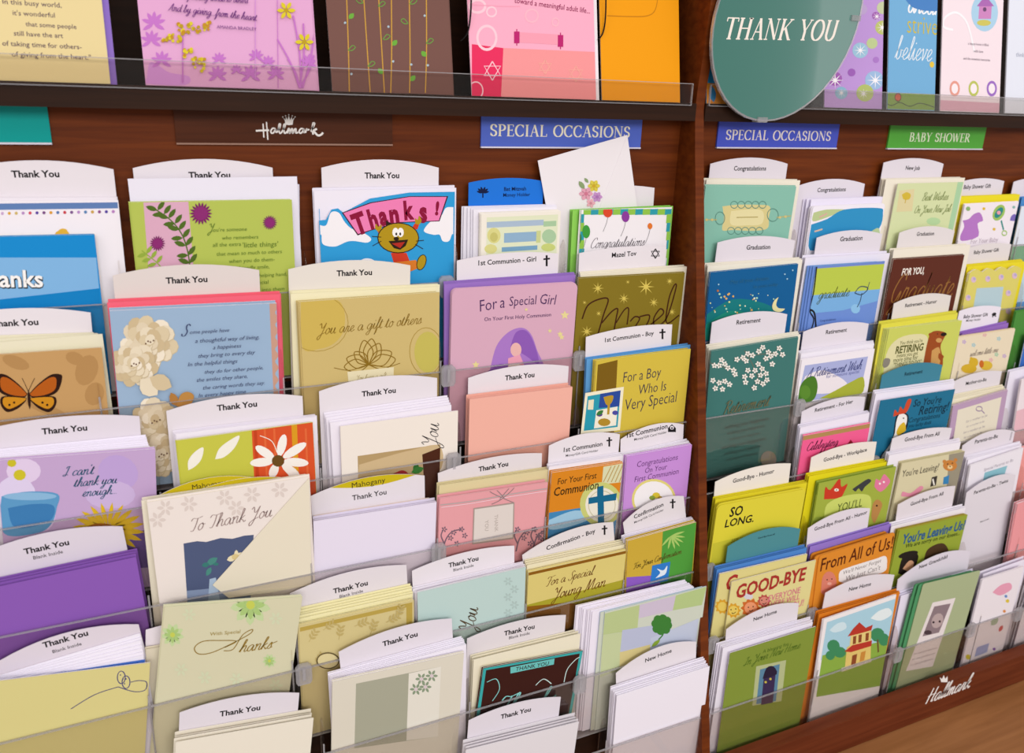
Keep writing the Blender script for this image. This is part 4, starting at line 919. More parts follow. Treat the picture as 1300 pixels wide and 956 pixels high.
# ================================================================ RIGHT BAY
# ---- tier 1
s = 'aqua ornate-frame card'
T(1, (902, 208, 1000, 208), 8, [('Congratulations', 952.5, 213.5, 41)], s, '#ece5ee')
E(1, '#ece6d6', 'cream', (893.5, 226, 1012, 227.5), 3, s, d1=.009)
def art(a):
    a.part('frame_print'); a.smooth([(917, 262), (935, 260), (960, 260), (977, 262), (976, 276), (974, 290), (955, 293), (930, 292), (917, 292), (919, 277)], '#d6c98c'); a.smooth([(928, 268), (950, 266), (968, 268), (967, 284), (948, 286), (928, 285)], '#e2d8a4')
    for x in range(932, 972, 9): a.ring(x, 260, 4.5, 4.5, .8, '#5a8a7c', 12); a.ring(x - 4, 293, 4.5, 4.5, .8, '#5a8a7c', 12)
    a.ring(981, 273, 7, 8, .8, '#5a8a7c'); a.ring(914, 277, 6, 8, .8, '#5a8a7c'); a.line([(895, 279), (910, 279)], 1, '#b8b070'); a.line([(986, 276), (1004, 274)], 1, '#b8b070'); a.dots([(897, 279), (904, 279), (990, 276), (997, 275)], 1.8, '#cfc080'); a.line([(935, 276), (962, 275.5)], .8, '#a89858')
C(1, '#86bcaa', (896, 236, 1011, 237), 'aqua card with an ornate cream and gold name frame', s, art, n=2, inner='#ece6d6')
s = 'blue wave Congratulations card'
T(1, (1013, 236, 1098, 233.5), 7.5, [('Congratulations', 1056, 240.5, 36)], s, '#ece5f0')
E(1, '#e8e2f4', 'pale lavender', (1020, 253, 1126, 249), 3, s, qf=(1030, 253, 1127, 249.5), d1=.0105)
def art(a):
    a.part('wave_print'); a.smooth([(1033, 270), (1050, 266), (1075, 266), (1070, 268), (1050, 276), (1032, 281)], '#b9c890', 4); a.smooth([(1030, 285), (1050, 278), (1072, 266), (1115, 264), (1121, 270), (1116, 290), (1095, 300), (1060, 306), (1028, 318)], '#2f90c4', 4); a.smooth([(1085, 306), (1100, 298), (1116, 290), (1112, 320), (1080, 330)], '#b8cc9c', 4)
    a.line([(1034, 294), (1044, 291)], 1.6, '#d9b8a0'); a.line([(1040, 276), (1050, 271)], 1.4, '#d9a8a0')
C(1, '#efeaf4', (1032, 262, 1124, 258), 'white card with rounded blue and pale green wave shapes', s, art, n=3, r=.005)
s = 'pale green New Job card'
T(1, (1122, 206.5, 1198, 208), 6.5, [('New Job', 1159, 213, 18)], s, '#ece5ee')
E(1, '#ece5d4', 'cream', (1119, 226.5, 1219, 224.5), 4, s, d1=.0108)
def art(a):
    a.part('flower_panel_print'); a.poly([(1142, 242), (1161, 240), (1158, 268), (1138, 269)], '#dcd0a0'); a.smooth([(1145, 247), (1151, 244), (1156, 247), (1154, 253), (1147, 253)], '#d2b63c'); a.line([(1150, 252), (1149, 258)], 1, '#c8a838')
    a.part('edge_print'); a.poly([(1216, 231), (1223, 231), (1206, 308), (1200, 308)], '#a9cfa4'); a.ell(1185, 281, 9, 5, '#b4d4a0', 10)
    a.part('lettering'); a.text('Best Wishes', 1188, 249, 33, '#7a8a4c', 'script', .02); a.text('On Your New Job', 1185, 265, 46, '#7a8a4c', 'script', .02)
C(1, '#d3dcaa', (1140, 233, 1223.5, 231), 'pale green Best Wishes On Your New Job card with yellow flower', s, art, n=1, tilt=1)
s = 'baby-clothes card'
T(1, (1213, 233, 1275, 230), 5, [('Baby Shower Gift', 1241, 236.5, 34)], s, '#ece5ee')
E(1, '#e8d92a', 'bright yellow', (1215, 249, 1290.5, 246), 3, s, d1=.009)
def art(a):
    a.part('clothes_print'); a.smooth([(1222, 280), (1230, 278), (1236, 272), (1244, 270), (1248, 280), (1241, 284), (1242, 300), (1222, 306), (1219, 300), (1224, 288)], '#b478c4', 3)
    a.part('rattle_print'); a.ell(1268, 270, 7, 11, '#9cc060', 16, 28); a.ell(1268, 270, 8, 4, '#2a8a84', 12, -55); a.ell(1268, 270, 2.6, 2.6, '#e4a0b0', 8); a.line([(1271, 280), (1274, 292)], 1.6, '#2a8a84'); a.ring(1275, 296, 3, 3, 1, '#9cc060')
    a.part('dot_print'); a.dots([(1249, 265), (1262, 291)], 2, '#dcb83a'); a.dots([(1229, 265)], 3, '#8ab070'); a.smooth([(1282, 280), (1284, 274), (1289, 272), (1290, 280)], '#7a68b8'); a.dots([(1287, 263)], 2, '#8ab8b0')
    a.part('lettering'); a.text('For Your Baby', 1250, 305, 34, '#b8a8b4', 'sans')
C(1, '#efe6ee', (1225, 259.5, 1293.5, 256), 'white card with a purple baby suit and green rattle', s, art, n=2)
s = 'blue baby card at the rack end'
T(1, (1287, 231, 1345, 229), 5, [], s, '#ece5f0')
E(1, '#4f8ccc', 'sky blue', (1292, 250, 1352, 246), 3, s, d1=.009)
def art(a): a.part('band_print'); a.nrect(0, .42, 1, .62, '#7cc094'); a.nrect(0, .62, 1, 1, '#c4dcec')
C(1, '#dfe4f0', (1297, 262, 1356, 258), 'pale card with a green band beside the blue envelope', s, art, n=1)
# ---- tier 2
s = 'moon and stars card'
T(2, (911, 308, 1009.5, 305.5), 7, [('Graduation', 963, 313.5, 30)], s, '#ece5ee')
E(2, '#ece6d8', 'cream', (895, 334, 1015, 326.5), 3, s, d1=.009)
def art(a):
    a.part('glow_print'); a.smooth([(896, 400), (930, 380), (970, 385), (990, 400), (985, 425), (895, 430)], '#14787c', 4); a.smooth([(896, 412), (925, 395), (950, 400), (945, 425), (895, 432)], '#1f8a78', 4)
    a.part('star_print'); rnd = random.Random(3)
    for i in range(42): 
        x, y = rnd.uniform(900, 985), rnd.uniform(372, 402); a.dots([(x, y)], rnd.uniform(.6, 1.5), rnd.choice(['#d8e0a0', '#e4e8c8', '#a8d8c0', '#e0b060']))
    a.dots([(1006, 343), (996, 348), (999, 354), (912, 361)], 1, '#a8d0e0'); a.dots([(911, 369)], 1.5, '#b8703c')
    a.part('moon_print'); a.smooth([(988, 377), (983, 381), (980, 388), (982, 394), (990, 396), (996, 392), (988, 391), (985, 386)], '#e4dca4', 4)
    a.part('lettering'); a.text('May all your dreams', 952, 355, 48, '#2a6a94', 'sans'); a.text('be yours today', 972, 362, 30, '#2a6a94', 'sans')
C(2, '#0f5c94', (902, 346, 1013.5, 335), 'deep blue card with crescent moon and scattered stars', s, art, n=2, inner='#d8e4e4')
s = 'blue and lime graduate card'
T(2, (1037, 302, 1120, 297), 7, [('Graduation', 1081, 302.5, 28)], s, '#ece5ee')
E(2, '#e9e4f2', 'white', (1019, 324, 1126, 318.5), 3, s, d1=.009)
def art(a):
    a.part('band_print'); a.nrect(0, 0, 1, .03, '#7088cc'); a.poly([(1036, 341), (1123, 335), (1117, 368), (1031, 375)], '#b9c94c'); a.poly([(1031, 375), (1117, 367), (1114, 382), (1070, 394), (1028, 398)], '#78aee0'); a.ell(1086, 392, 6, 6, '#8cc0e8', 10)
    a.part('tassel_print'); a.line([(1037, 337), (1033, 370), (1028, 393), (1033, 405), (1030, 418)], 1.6, '#1c1c24'); a.line([(1028, 393), (1034, 398), (1036, 420)], 2, '#1c1c24')
    a.part('cap_print'); a.line([(1085, 372), (1092, 364), (1102, 366), (1094, 374), (1085, 372)], 1, '#34465c'); a.line([(1094, 372), (1092, 382), (1088, 390)], 1, '#34465c'); a.line([(1104, 358), (1100, 370)], .8, '#34465c')
    a.part('lettering'); a.text('graduate', 1059, 371, 40, '#4a5c3c', 'script', 0); a.text('Congratulations', 1051, 406, 20, '#3a4a80', 'sans')
C(2, '#6d8ed4', (1036, 338.5, 1123.5, 331.5), 'blue and lime banded graduate card with black tassel cord', s, art, n=4, qb=(1023, 339, 1115, 333), inner='#7ab0d8')
s = 'brown For You Graduate card'
T(2, (1142, 295.5, 1212, 293), 7, [('Graduation', 1175, 296.5, 22)], s, '#ece5e6')
E(2, '#ece5d6', 'cream', (1130, 315.5, 1227, 309), 4, s, d1=.0105)
def art(a):
    a.part('lettering'); a.text('FOR YOU,', 1159.5, 344, 28, '#efe6dc', 'sans', .03, .12, 1.4); a.text('Graduate', 1172, 364, 80, '#9a6a34', 'script', -.03, ys=1.25)
C(2, '#5c2a1c', (1134.5, 329.5, 1224.5, 323.5), 'brown card lettered For You Graduate in white and gold', s, art, n=2, inner='#ece5d6')
s = 'scalloped yellow baby card'
T(2, (1222, 317, 1284, 310), 4, [('Baby Shower Gift', 1252.5, 318.5, 31)], s, '#ece5e6')
E(2, '#e6d62c', 'bright yellow', (1222, 336, 1296.5, 329), 4, s, d1=.0105)
def art(a):
    a.part('photo_panel_print'); a.poly([(1240, 366), (1274, 364), (1266, 420), (1230, 422)], '#b4ccd4')
    a.part('rosebud_print')
    for x, y in ((1236, 355), (1254, 354), (1271, 352), (1288, 350), (1280, 372), (1229, 378), (1280, 395)): a.ell(x, y, 3.4, 4, '#d8b8cc', 9); a.ell(x + 1, y - 1, 1.8, 2, '#b4a8d0', 7)
C(2, '#d9ce6c', (1231, 345, 1297, 338.5), 'yellow scalloped card with rosebuds and pale blue panel', s, art, n=2, outline=[(1297, 341)] + [(1297 - 66 * i / 24, 341.5 + 6 * i / 24 - 4.5 * abs(math.sin(math.pi * i / 6))) for i in range(1, 24)] + [(1231, 347)])
s = 'pale blue baby card by the rack end'
E(2, '#5f94cc', 'mid blue', (1290, 384, 1352, 378), 2, s, d0=.004, d1=.006)
C(2, '#bfd6e4', (1299, 335, 1360, 328), 'pale blue card half hidden at the end of the graduation row', s, None, n=1, d=.003)
# ---- tier 3
s = 'teal white-blossom Retirement card'
T(3, (904, 409.5, 999.5, 399), 8, [('Retirement', 950.5, 407.5, 30)], s, '#ece5ee')
E(3, '#ece6d6', 'cream', (896.5, 437.5, 1013, 420.5), 3, s, d1=.009)
def art(a):
    a.part('branch_print'); a.line([(900, 460), (915, 465), (932, 470)], .8, '#6a6a5c'); a.line([(945, 445), (955, 462), (966, 488)], .8, '#6a6a5c'); a.line([(935, 458), (950, 452), (985, 448)], .8, '#6a6a5c')
    a.part('blossom_print')
    for x, y in ((907, 464), (916, 457), (913, 464), (920, 462), (905, 483), (913, 486), (920, 484), (926, 488), (917, 494), (908, 493), (931, 470), (933, 475), (924, 467), (943, 454), (949, 449), (955, 451), (947, 458), (963, 446), (968, 441), (972, 455), (978, 452), (984, 449), (989, 442), (993, 450), (980, 462), (975, 447), (949, 470), (945, 478), (954, 477), (946, 485), (962, 462), (967, 468), (958, 470), (965, 476), (972, 474), (961, 484), (968, 487), (957, 492), (973, 482), (935, 456)):
        a.flower(x, y, 3.9, 5, .75, '#efeae2', None, .3, x); a.dots([(x, y)], .7, '#a08a6c')
    a.part('lettering'); a.text('Retirement', 949, 512, 58, '#6c6a4c', 'script', .0)
    for i in range(6): a.text('wishing you happiness', 948 - i * 1.2, 536 + i * 8.5, 54 - (i % 3) * 8, '#3c5a54', 'sans', 0, .1)
    a.ell(975, 583, 10, 11, '#8a8478', 14)
C(3, '#3f7570', (903, 446, 1013.5, 428), 'teal Retirement card covered with small white blossom', s, art, n=2, inner='#b4c8bc')
s = 'hillside Retirement Wish card'
T(3, (1020, 421.5, 1103, 411), 6.5, [('Retirement', 1062, 420, 26)], s, '#ece5ee')
E(3, '#ede8f2', 'white', (1013.5, 445.5, 1109, 432), 5, s, qf=(1017, 449, 1110, 436), d1=.0105)
def art(a):
    a.part('scene_print'); a.poly([(1022, 464), (1102, 452.5), (1091, 502), (1012, 510)], '#a9b0dc'); a.smooth([(1022, 478), (1045, 470), (1075, 486), (1060, 498), (1030, 500), (1016, 498)], '#ece4ea', 4); a.smooth([(1040, 506), (1060, 496), (1080, 485), (1096, 479), (1091, 502)], '#a8b03a', 4)
    a.part('tree_print'); a.smooth([(1013, 508), (1016, 490), (1024, 480), (1034, 478), (1038, 490), (1034, 506), (1022, 512)], '#4a7a26', 4); a.ell(1022, 498, 7, 9, '#5a8a2e', 12)
    a.part('lettering'); a.text('A Retirement Wish', 1060, 468, 68, '#3c4480', 'script', .03); a.text('for someone special', 1070, 474.5, 40, '#5a60a0', 'sans')
C(3, '#efe9f0', (1018, 457, 1110.5, 443), 'white bordered Retirement Wish card showing tree and green hill', s, art, n=2)
s = 'retiring bear card'
T(3, (1135, 385.5, 1207.5, 375.5), 7, [('Retirement - Humor', 1169.5, 385, 39)], s, '#ebe4e0')
E(3, '#dfd84c', 'yellow-green', (1116, 408, 1214, 394), 4, s, qf=(1119, 412, 1216, 398), d1=.0105)
def art(a):
    a.part('label_print'); a.smooth([(1120, 492), (1125, 450), (1140, 430), (1165, 424), (1178, 430), (1174, 462), (1160, 480)], '#dfd8a8', 4)
    a.part('bear_print'); b_, l_ = '#9a4a1c', '#cc9a58'
    a.smooth([(1172, 462), (1176, 440), (1180, 426), (1184, 421), (1192, 420), (1201, 423), (1198, 430), (1194, 440), (1197, 456), (1195, 468), (1184, 472), (1174, 470)], b_, 4); a.smooth([(1183, 445), (1192, 441), (1194, 456), (1190, 466), (1182, 464)], l_, 4); a.ell(1198, 424.5, 4, 2.4, '#241814', 10, -10); a.ell(1192, 432, 4, 3, l_, 10); a.ell(1181, 425, 2.2, 2.6, b_, 8); a.dots([(1190, 424)], .8, '#241814')
    a.smooth([(1192, 448), (1198, 452), (1195, 458), (1191, 454)], b_, 3); a.next(); a.smooth([(1120, 462), (1123, 455), (1130, 456), (1128, 464), (1122, 467)], '#8a8478', 3)
    a.part('lettering'); i = '#5c5c2c'
    for t, x, y, w in (("You think you're", 1157, 433.5, 28), ('RETIRING', 1155, 442, 34), ('means you get', 1152, 449.5, 26), ('more time for', 1150, 455, 30), ('"THINGS TO DO"', 1152, 461, 34)): a.text(t, x, y, w, i, 'sans', .0 if y != 442 else .03, 0, 1.2)
C(3, '#c9cf62', (1129, 417.5, 1221.5, 407), 'lime green card with a standing brown bear and Retiring lettering', s, art, n=4, qb=(1121, 416, 1217, 404), inner='#e4e4a8')
s = 'honey bear baby card'
T(3, (1218, 395, 1271, 390), 4, [('Baby Shower Gift', 1239, 400.5, 30), ('Money Holder', 1236, 406, 18)], s, '#e9e2ee', sym=('stroller', 1262, 399, 3))
E(3, '#9a70c4', 'purple', (1219, 421, 1278, 407.5), 2, s, d1=.006)
def art(a):
    a.part('flower_dots_print'); [a.flower(x, y, 3, 5, .7, c, None) for x, y, c in ((1236, 438, '#9cc4cc'), (1268, 430, '#9cc4cc'), (1224, 434, '#c0a4d0'), (1265, 450, '#9cc8a8'), (1222, 470, '#e0c8a0'), (1275, 452, '#c0a4d0'), (1250, 425, '#e0a8b0'), (1258, 457, '#e0a8b0'))]
    a.part('bear_print'); y_ = '#d2ac2c'; a.ell(1230, 468, 10, 6, y_, 12); a.ell(1236, 460, 6, 6, y_, 12); a.ell(1233, 455, 2, 2, y_, 8); a.next(); a.ell(1252, 464, 8, 6, '#d8b63c', 12); a.ell(1246, 462, 3, 5, '#c86a24', 8)
    a.part('lettering'); a.text('welcome little one', 1250, 446, 34, '#8a7a70', 'script')
C(3, '#e6d8bc', (1217, 428.5, 1289, 417.5), 'cream baby card with a yellow bear among pastel flowers', s, art, n=4, inner='#e2c8a0')
s = 'green and blue cards at the end of the bear row'
C(3, '#4a8a3a', (1290, 396, 1350, 386), 'grass green card standing at the end of the bear row', 'grass green card', None, n=2, d=.008, db=.005, inner='#4a8a3a')
C(3, '#e9eaf4', (1303, 425, 1360, 415), 'white and blue card in front of the grass green card', 'white and blue card', lambda a: (a.part('band_print'), a.nrect(0, 0, .12, 1, '#3a6cc0')), n=1, inner='#3a6cc0')
# ---- tier 4
s = 'hot pink Celebrating card'
T(4, (1018, 523, 1098.5, 504), 6.5, [('Retirement - For Her', 1059, 515, 46)], s, '#ece5ee')
E(4, '#ede7f4', 'white', (1013, 539, 1102, 521), 4, s, qf=(1016, 543, 1104, 524), d1=.0105)
def art(a):
    a.part('edge_print'); a.nrect(0, 0, 1, .045, '#b08a54')
    a.part('lettering'); a.text('Celebrating', 1045, 563.5, 38, '#4a1430', 'script', .03); a.text('Her', 1047, 573.5, 16, '#4a1430', 'script', .03)
    a.part('motif_print'); a.star(1080, 565, 7, 3, '#8a1c2c', .6, -math.pi / 2)
C(4, '#ee5f92', (1020, 553.5, 1105, 537.5), 'hot pink Celebrating retirement card with a brown edge', s, art, n=2, inner='#efe8ec')
s = 'teal chicken card'
T(4, (1120, 476.5, 1196.5, 463.5), 8, [('Retirement', 1160, 473, 22, {'c': '#0c2a38'})], s, '#3f8298', 'teal')
E(4, '#ece7f4', 'white', (1109, 495.5, 1211, 481), 4, s, qf=(1112, 500, 1212, 486), d1=.0105)
def art(a):
    a.part('chicken_print'); w, k_ = '#efece8', '#16202c'
    a.smooth([(1134, 552), (1136, 536), (1139, 526), (1146, 523), (1153, 527), (1153, 536), (1150, 546), (1140, 556), (1132, 566), (1124, 585), (1114, 592), (1118, 578), (1128, 566)], k_, 4); a.smooth([(1136, 550), (1138, 535), (1141, 527), (1146, 525), (1151, 528), (1151, 536), (1147, 546), (1138, 556), (1130, 568), (1122, 584), (1117, 588), (1120, 578), (1130, 564)], w, 4)
    a.smooth([(1134, 529), (1136, 520), (1140, 524), (1143, 516), (1147, 520), (1152, 508), (1157, 507), (1155, 515), (1150, 524), (1142, 526)], '#cc4a2a', 3); a.smooth([(1142, 540), (1148, 536), (1150, 546), (1145, 550), (1140, 553), (1138, 548)], '#d8b42a', 3); a.dots([(1147, 531)], 1, k_)
    a.line([(1114, 592), (1124, 582), (1138, 577)], 1, k_)
    a.part('lettering'); i = '#0c2c40'
    for t, x, y, w_ in (("So You're", 1178, 509, 34), ('Retiring!', 1186, 518, 36), ('Congratulations', 1174, 530, 38), ('you lucky duck', 1168, 538, 28)): a.text(t, x, y, w_, i, 'sans', .01 if y < 525 else 0, .15, 1.1)
C(4, '#1f6e90', (1118, 508.5, 1212.5, 494), "teal So You're Retiring card with a white chicken", s, art, n=1, inner='#efeaf0')
s = 'mauve bordered verse card'
T(4, (1211, 484.5, 1272, 471.5), 5, [('Mother-to-Be', 1239.5, 484, 25)], s, '#ebe4ea')
E(4, '#ece4cc', 'cream', (1210, 501, 1273, 488), 4, s, qf=(1209, 507, 1276, 493), d1=.0105)
def art(a):
    a.part('inner_panel_print'); a.nrect(.1, .06, .9, 1, '#e4dcc8')
    a.part('lettering'); a.ring(1243, 519, 4, 3, .9, '#9a84a0', 10); a.line([(1246, 521), (1250, 525)], .9, '#9a84a0')
    for i in range(4): a.text('for a mother to be', 1240 - i * 1.6, 531 + i * 7, 25 - (i % 2) * 4, '#9a8e96', 'sans', 0, .2)
C(4, '#b89ab8', (1210, 515.5, 1279.5, 495), 'cream verse card with a mauve border', s, art, n=2, inner='#ece4cc')
E(4, '#e9e4f2', 'lavender', (1280, 470, 1345, 455), 2, 'blush card beside the mauve verse card', d1=.006)
C(4, '#ecdfe4', (1297, 482, 1352, 464), 'blush pink card beside the mauve bordered verse card', 'blush card', lambda a: (a.part('band_print'), a.nrect(0, .3, 1, 1, '#e6b8c2')), n=2, tilt=0, d=.0172, db=.015)
# ---- tier 5
s = 'yellow So Long card'
T(5, (908, 612, 1004, 588.5), 6.5, [('Good-Bye - Humor', 957, 604, 50)], s, '#ebe3da', 'cream')
E(5, '#e2d42a', 'bright yellow', (905.5, 631, 1021.5, 609.5), 3, s, d1=.009)
def art(a):
    a.part('hillock_print'); a.poly([(905, 690), (930, 684), (1012, 672), (1006, 750), (898, 760)], '#c9c238')
    a.part('lettering'); a.text('SO', 935, 648.5, 16, '#1c1a14', 'sans', .02, .1, 1.15); a.text('LONG.', 939, 661, 35, '#1c1a14', 'sans', .02, .1, 1.0); a.text('SEE YOU AROUND', 955, 681, 50, '#8a8428', 'sans', 0, .1)
C(5, '#dcd03c', (911, 642, 1023.5, 620.5), 'yellow rounded card with black So Long lettering', s, art, n=3, r=.007, inner='#d6c82c')
s = 'lime cartoon critters card'
T(5, (1030, 581, 1113, 561), 5.5, [('Good-Bye - Workplace', 1073.5, 577, 52)], s, '#ebe3da', 'cream')
E(5, '#e4d61c', 'lemon yellow', (1023.5, 601, 1130, 581), 3, s, d1=.009)
def art(a):
    a.part('critter_print'); 
    a.smooth([(1046, 634), (1048, 618), (1054, 622), (1066, 607), (1068, 618), (1076, 614), (1072, 624), (1066, 632)], '#c83a24', 3); a.ell(1062, 622, 3, 2, '#f0ead8', 8); a.dots([(1062, 622)], .9, '#1c1c1c')
    a.next(); a.smooth([(1082, 621), (1092, 614), (1102, 608), (1106, 611), (1098, 618), (1094, 624), (1090, 620), (1086, 624)], '#3a3c40', 3)
    a.next(); a.smooth([(1110, 618), (1112, 608), (1117, 610), (1122, 602), (1127, 606), (1130, 612), (1122, 622), (1116, 624)], '#e07a9c', 3); a.dots([(1117, 614), (1122, 612)], 1.4, '#f4ece8')
    a.next(); a.smooth([(1106, 656), (1108, 640), (1114, 634), (1120, 640), (1116, 652), (1110, 664)], '#b8864a', 3); a.dots([(1113, 642)], 1.3, '#2a1c10')
    a.next(); a.smooth([(1030, 668), (1034, 658), (1042, 656), (1048, 662), (1044, 672)], '#8a9a3c', 3)
    a.part('mound_print'); a.smooth([(1046, 656), (1050, 640), (1070, 630), (1095, 627), (1106, 634), (1100, 660), (1070, 668)], '#c9d46c', 4)
    a.part('lettering'); a.text("YOU'LL", 1079, 641, 30, '#3a4a1c', 'sans', .0, 0, 1.3)
C(5, '#a0ae42', (1040, 613.5, 1138, 592.5), 'lime card with red, pink and dark cartoon critters', s, art, n=3, inner='#8aa838')
s = 'beige teddy farewell card'
T(5, (1133, 557, 1208.5, 543.5), 5, [('Good-Bye From All', 1171, 554, 42)], s, '#ece5ea')
E(5, '#efe9f2', 'white', (1125, 574, 1218, 556), 4, s, qf=(1129, 578, 1220, 561), d1=.0108)
def art(a):
    a.part('grey_panel_print'); a.poly([(1205, 576), (1225, 573), (1215, 640), (1200, 642)], '#98907c')
    a.part('teddy_print'); a.ell(1206, 591, 9, 7, '#c8823c', 14); a.ell(1199, 586, 2.5, 2.5, '#c8823c', 8); a.ell(1213, 584, 2.5, 2.5, '#c8823c', 8); a.ell(1206, 593, 3.4, 2.6, '#e8c890', 9); a.dots([(1203, 589), (1209, 588), (1206, 592)], .9, '#2a1c14'); a.poly([(1198, 606), (1205, 603), (1204, 614), (1197, 615)], '#3a84b8')
    a.part('prop_print'); a.poly([(1183, 606), (1190, 604), (1188, 616), (1181, 618)], '#3a3430'); a.line([(1184, 608), (1186, 616)], 1.6, '#efeae0', False); a.smooth([(1144, 630), (1146, 624), (1156, 626), (1168, 617), (1172, 620), (1160, 630)], '#e090a8', 3)
    a.part('lettering'); a.text("You're Leaving?", 1169, 596.5, 44, '#4a4438', 'sans', 0, 0, 1.3)
C(5, '#d6cda8', (1145, 588.5, 1225, 573), 'beige good-bye card with an orange teddy bear', s, art, n=3, inner='#c9c090')
s = 'white Parents-to-Be card'
T(5, (1222, 566, 1288.5, 548), 9, [('Parents-to-Be', 1252.5, 557, 27)], s, '#ece4ec')
E(5, '#efeaf4', 'white', (1224, 579, 1295, 560), 5, s, qf=(1229, 584, 1297, 565), d1=.011)
def art(a):
    a.part('square_print'); a.poly([(1250, 600), (1279, 591), (1275, 603), (1248, 610)], '#8cc0cc')
    a.part('lettering'); a.text('Special Parents to Be', 1268, 590, 34, '#9a90a0', 'sans', 0, .1)
C(5, '#ebe6ee', (1232, 591, 1299.5, 568.5), 'white Parents-to-Be card with a small aqua rectangle', s, art, n=2)
C(5, '#ee9c98', (1294, 570, 1350, 552), 'salmon pink card at the end of the parents row', 'salmon card', None, n=2, d=.006, db=.004)
# ---- tier 6
s = 'lion Good-Bye card'
T(6, (924, 694, 1016, 671.5), 10, [('Good-Bye From All', 973, 680.5, 20, {'c': '#16323c'})], s, '#4d8c94', 'teal')
E(6, '#4f86cc', 'blue', (907.5, 719, 1021.5, 691.5), 3, s, d1=.0085)
def art(a):
    a.part('lion_print')
    for x, y, r, c, f in ((931, 775, 10, '#d8a02c', '#e4c860'), (953, 772, 13, '#cc6a2c', '#e89a70'), (970, 763, 9, '#b8504a', '#d88a78')):
        a.star(x, y, r, 10, c, .75); a.ell(x, y, r * .62, r * .6, f, 12); a.dots([(x - 3, y - 1), (x + 3, y - 2)], .9, '#2a1810'); a.line([(x - 2, y + 3), (x, y + 4), (x + 3, y + 2)], .8, '#2a1810')
    a.ell(950, 757, 6, 4, '#d4d0d8', 10)
    a.part('lettering'); a.text('GOOD-BYE', 980, 739, 82, '#a8322c', 'sans', .03, .05, 1.25); a.text('EVERYONE', 996, 754, 38, '#d8788c', 'sans', .01, .05, 1.2); a.text('HERE WILL', 997, 762, 34, '#d8788c', 'sans', .01, .05, 1.2); a.text('MISS YOU!', 1000, 770, 38, '#d8788c', 'sans', .01, .05, 1.2)
def art0(a): a.part('lettering'); a.text('G', 929, 739, 13, '#a8322c', 'sans', .03, .05, 1.2); a.part('lion_print'); a.star(917, 770, 10, 10, '#d8a02c', .75); a.ell(917, 770, 6, 6, '#e4c860', 10)
C(6, '#dcd08a', (914, 729, 1025, 703.5), 'second yellow Good-Bye card peeking out left behind the lion card', 'second Good-Bye card', art0, d=.0135, n=2, db=.0115)
C(6, '#dfd492', (929, 739, 1036, 711), 'pale yellow Good-Bye card with cartoon lions and pink lettering', s, art, d=.0172)
s = 'orange From All of Us card'
T(6, (1026, 671, 1104.5, 645.5), 8, [('Good-Bye From All - Humor', 1068, 660.5, 62)], s, '#ece4ee')
E(6, '#9478cc', 'purple', (1026, 692, 1129, 662.5), 2, s, d1=.006)
def art(a):
    a.part('bubble_print'); a.smooth([(1065, 738), (1066, 726), (1078, 720), (1110, 710), (1124, 706), (1126, 716), (1122, 726), (1095, 734), (1075, 740)], '#ece6e4', 4); a.text("We'll Never Forget", 1095, 719, 44, '#7a7070', 'sans', 0, .1, 1); a.text("We Just Can't", 1096, 727, 40, '#7a7070', 'sans', 0, .1, 1)
    a.part('pig_print'); a.smooth([(1042, 752), (1044, 734), (1050, 726), (1058, 728), (1062, 740), (1056, 752), (1050, 758)], '#d8806c', 4); a.dots([(1050, 736), (1056, 735)], .9, '#2a1810'); a.ell(1053, 741, 3, 2, '#e8a898', 8)
    a.part('lettering'); a.text('From All of Us!', 1089, 702, 84, '#5a2408', 'sans', .01, .05, 1.35)
C(6, '#dc8a2c', (1040, 706, 1136.5, 675.5), 'orange From All of Us card with pink pig and speech bubble', s, art, n=3, r=.005, qb=(1029, 700, 1128, 670), db=.009, inner='#e09838')
s = "green You're Leaving Us card"
T(6, (1140, 641, 1213, 617), 5, [('Good-Bye From All', 1177, 633, 38)], s, '#ece4ea')
E(6, '#efeaf2', 'white', (1128, 664, 1222, 640), 3, s, d1=.009)
def art(a):
    a.part('hat_people_print'); k_ = '#241c18'
    a.smooth([(1140, 728), (1144, 712), (1150, 702), (1158, 700), (1166, 706), (1160, 722), (1150, 730)], k_, 4); a.ell(1153, 704, 13, 4, k_, 14, -14); a.smooth([(1146, 722), (1154, 712), (1160, 714), (1156, 726)], '#c89a78', 3)
    a.smooth([(1172, 716), (1176, 700), (1186, 692), (1198, 690), (1204, 700), (1196, 712)], '#4a3420', 4); a.smooth([(1180, 716), (1186, 706), (1196, 704), (1196, 716)], '#d0a080', 3)
    a.part('lettering'); a.text("You're Leaving Us?!", 1188, 674.5, 76, '#2a5a8c', 'sans', .03, .1, 1.3); a.text('We are sorry on our knees...', 1185, 684.5, 64, '#2c3c14', 'sans', .01, .1, 1.0)
C(6, '#94a436', (1142, 673.5, 1228.5, 653.5), "green You're Leaving Us card with two cartoon heads", s, art, n=3, inner='#c9a03a')
T(6, (1227, 626, 1289.5, 603), 8, [('Parents-to-Be - Twins', 1258.5, 617.5, 39), ('Blank Inside', 1250, 660.5, 10)], 'empty pocket next to the new grandchild card', '#ebe4ec')
C(6, '#ea9a9e', (1292, 640, 1350, 618), 'coral card at the end of the twins row', 'coral card', None, n=3)
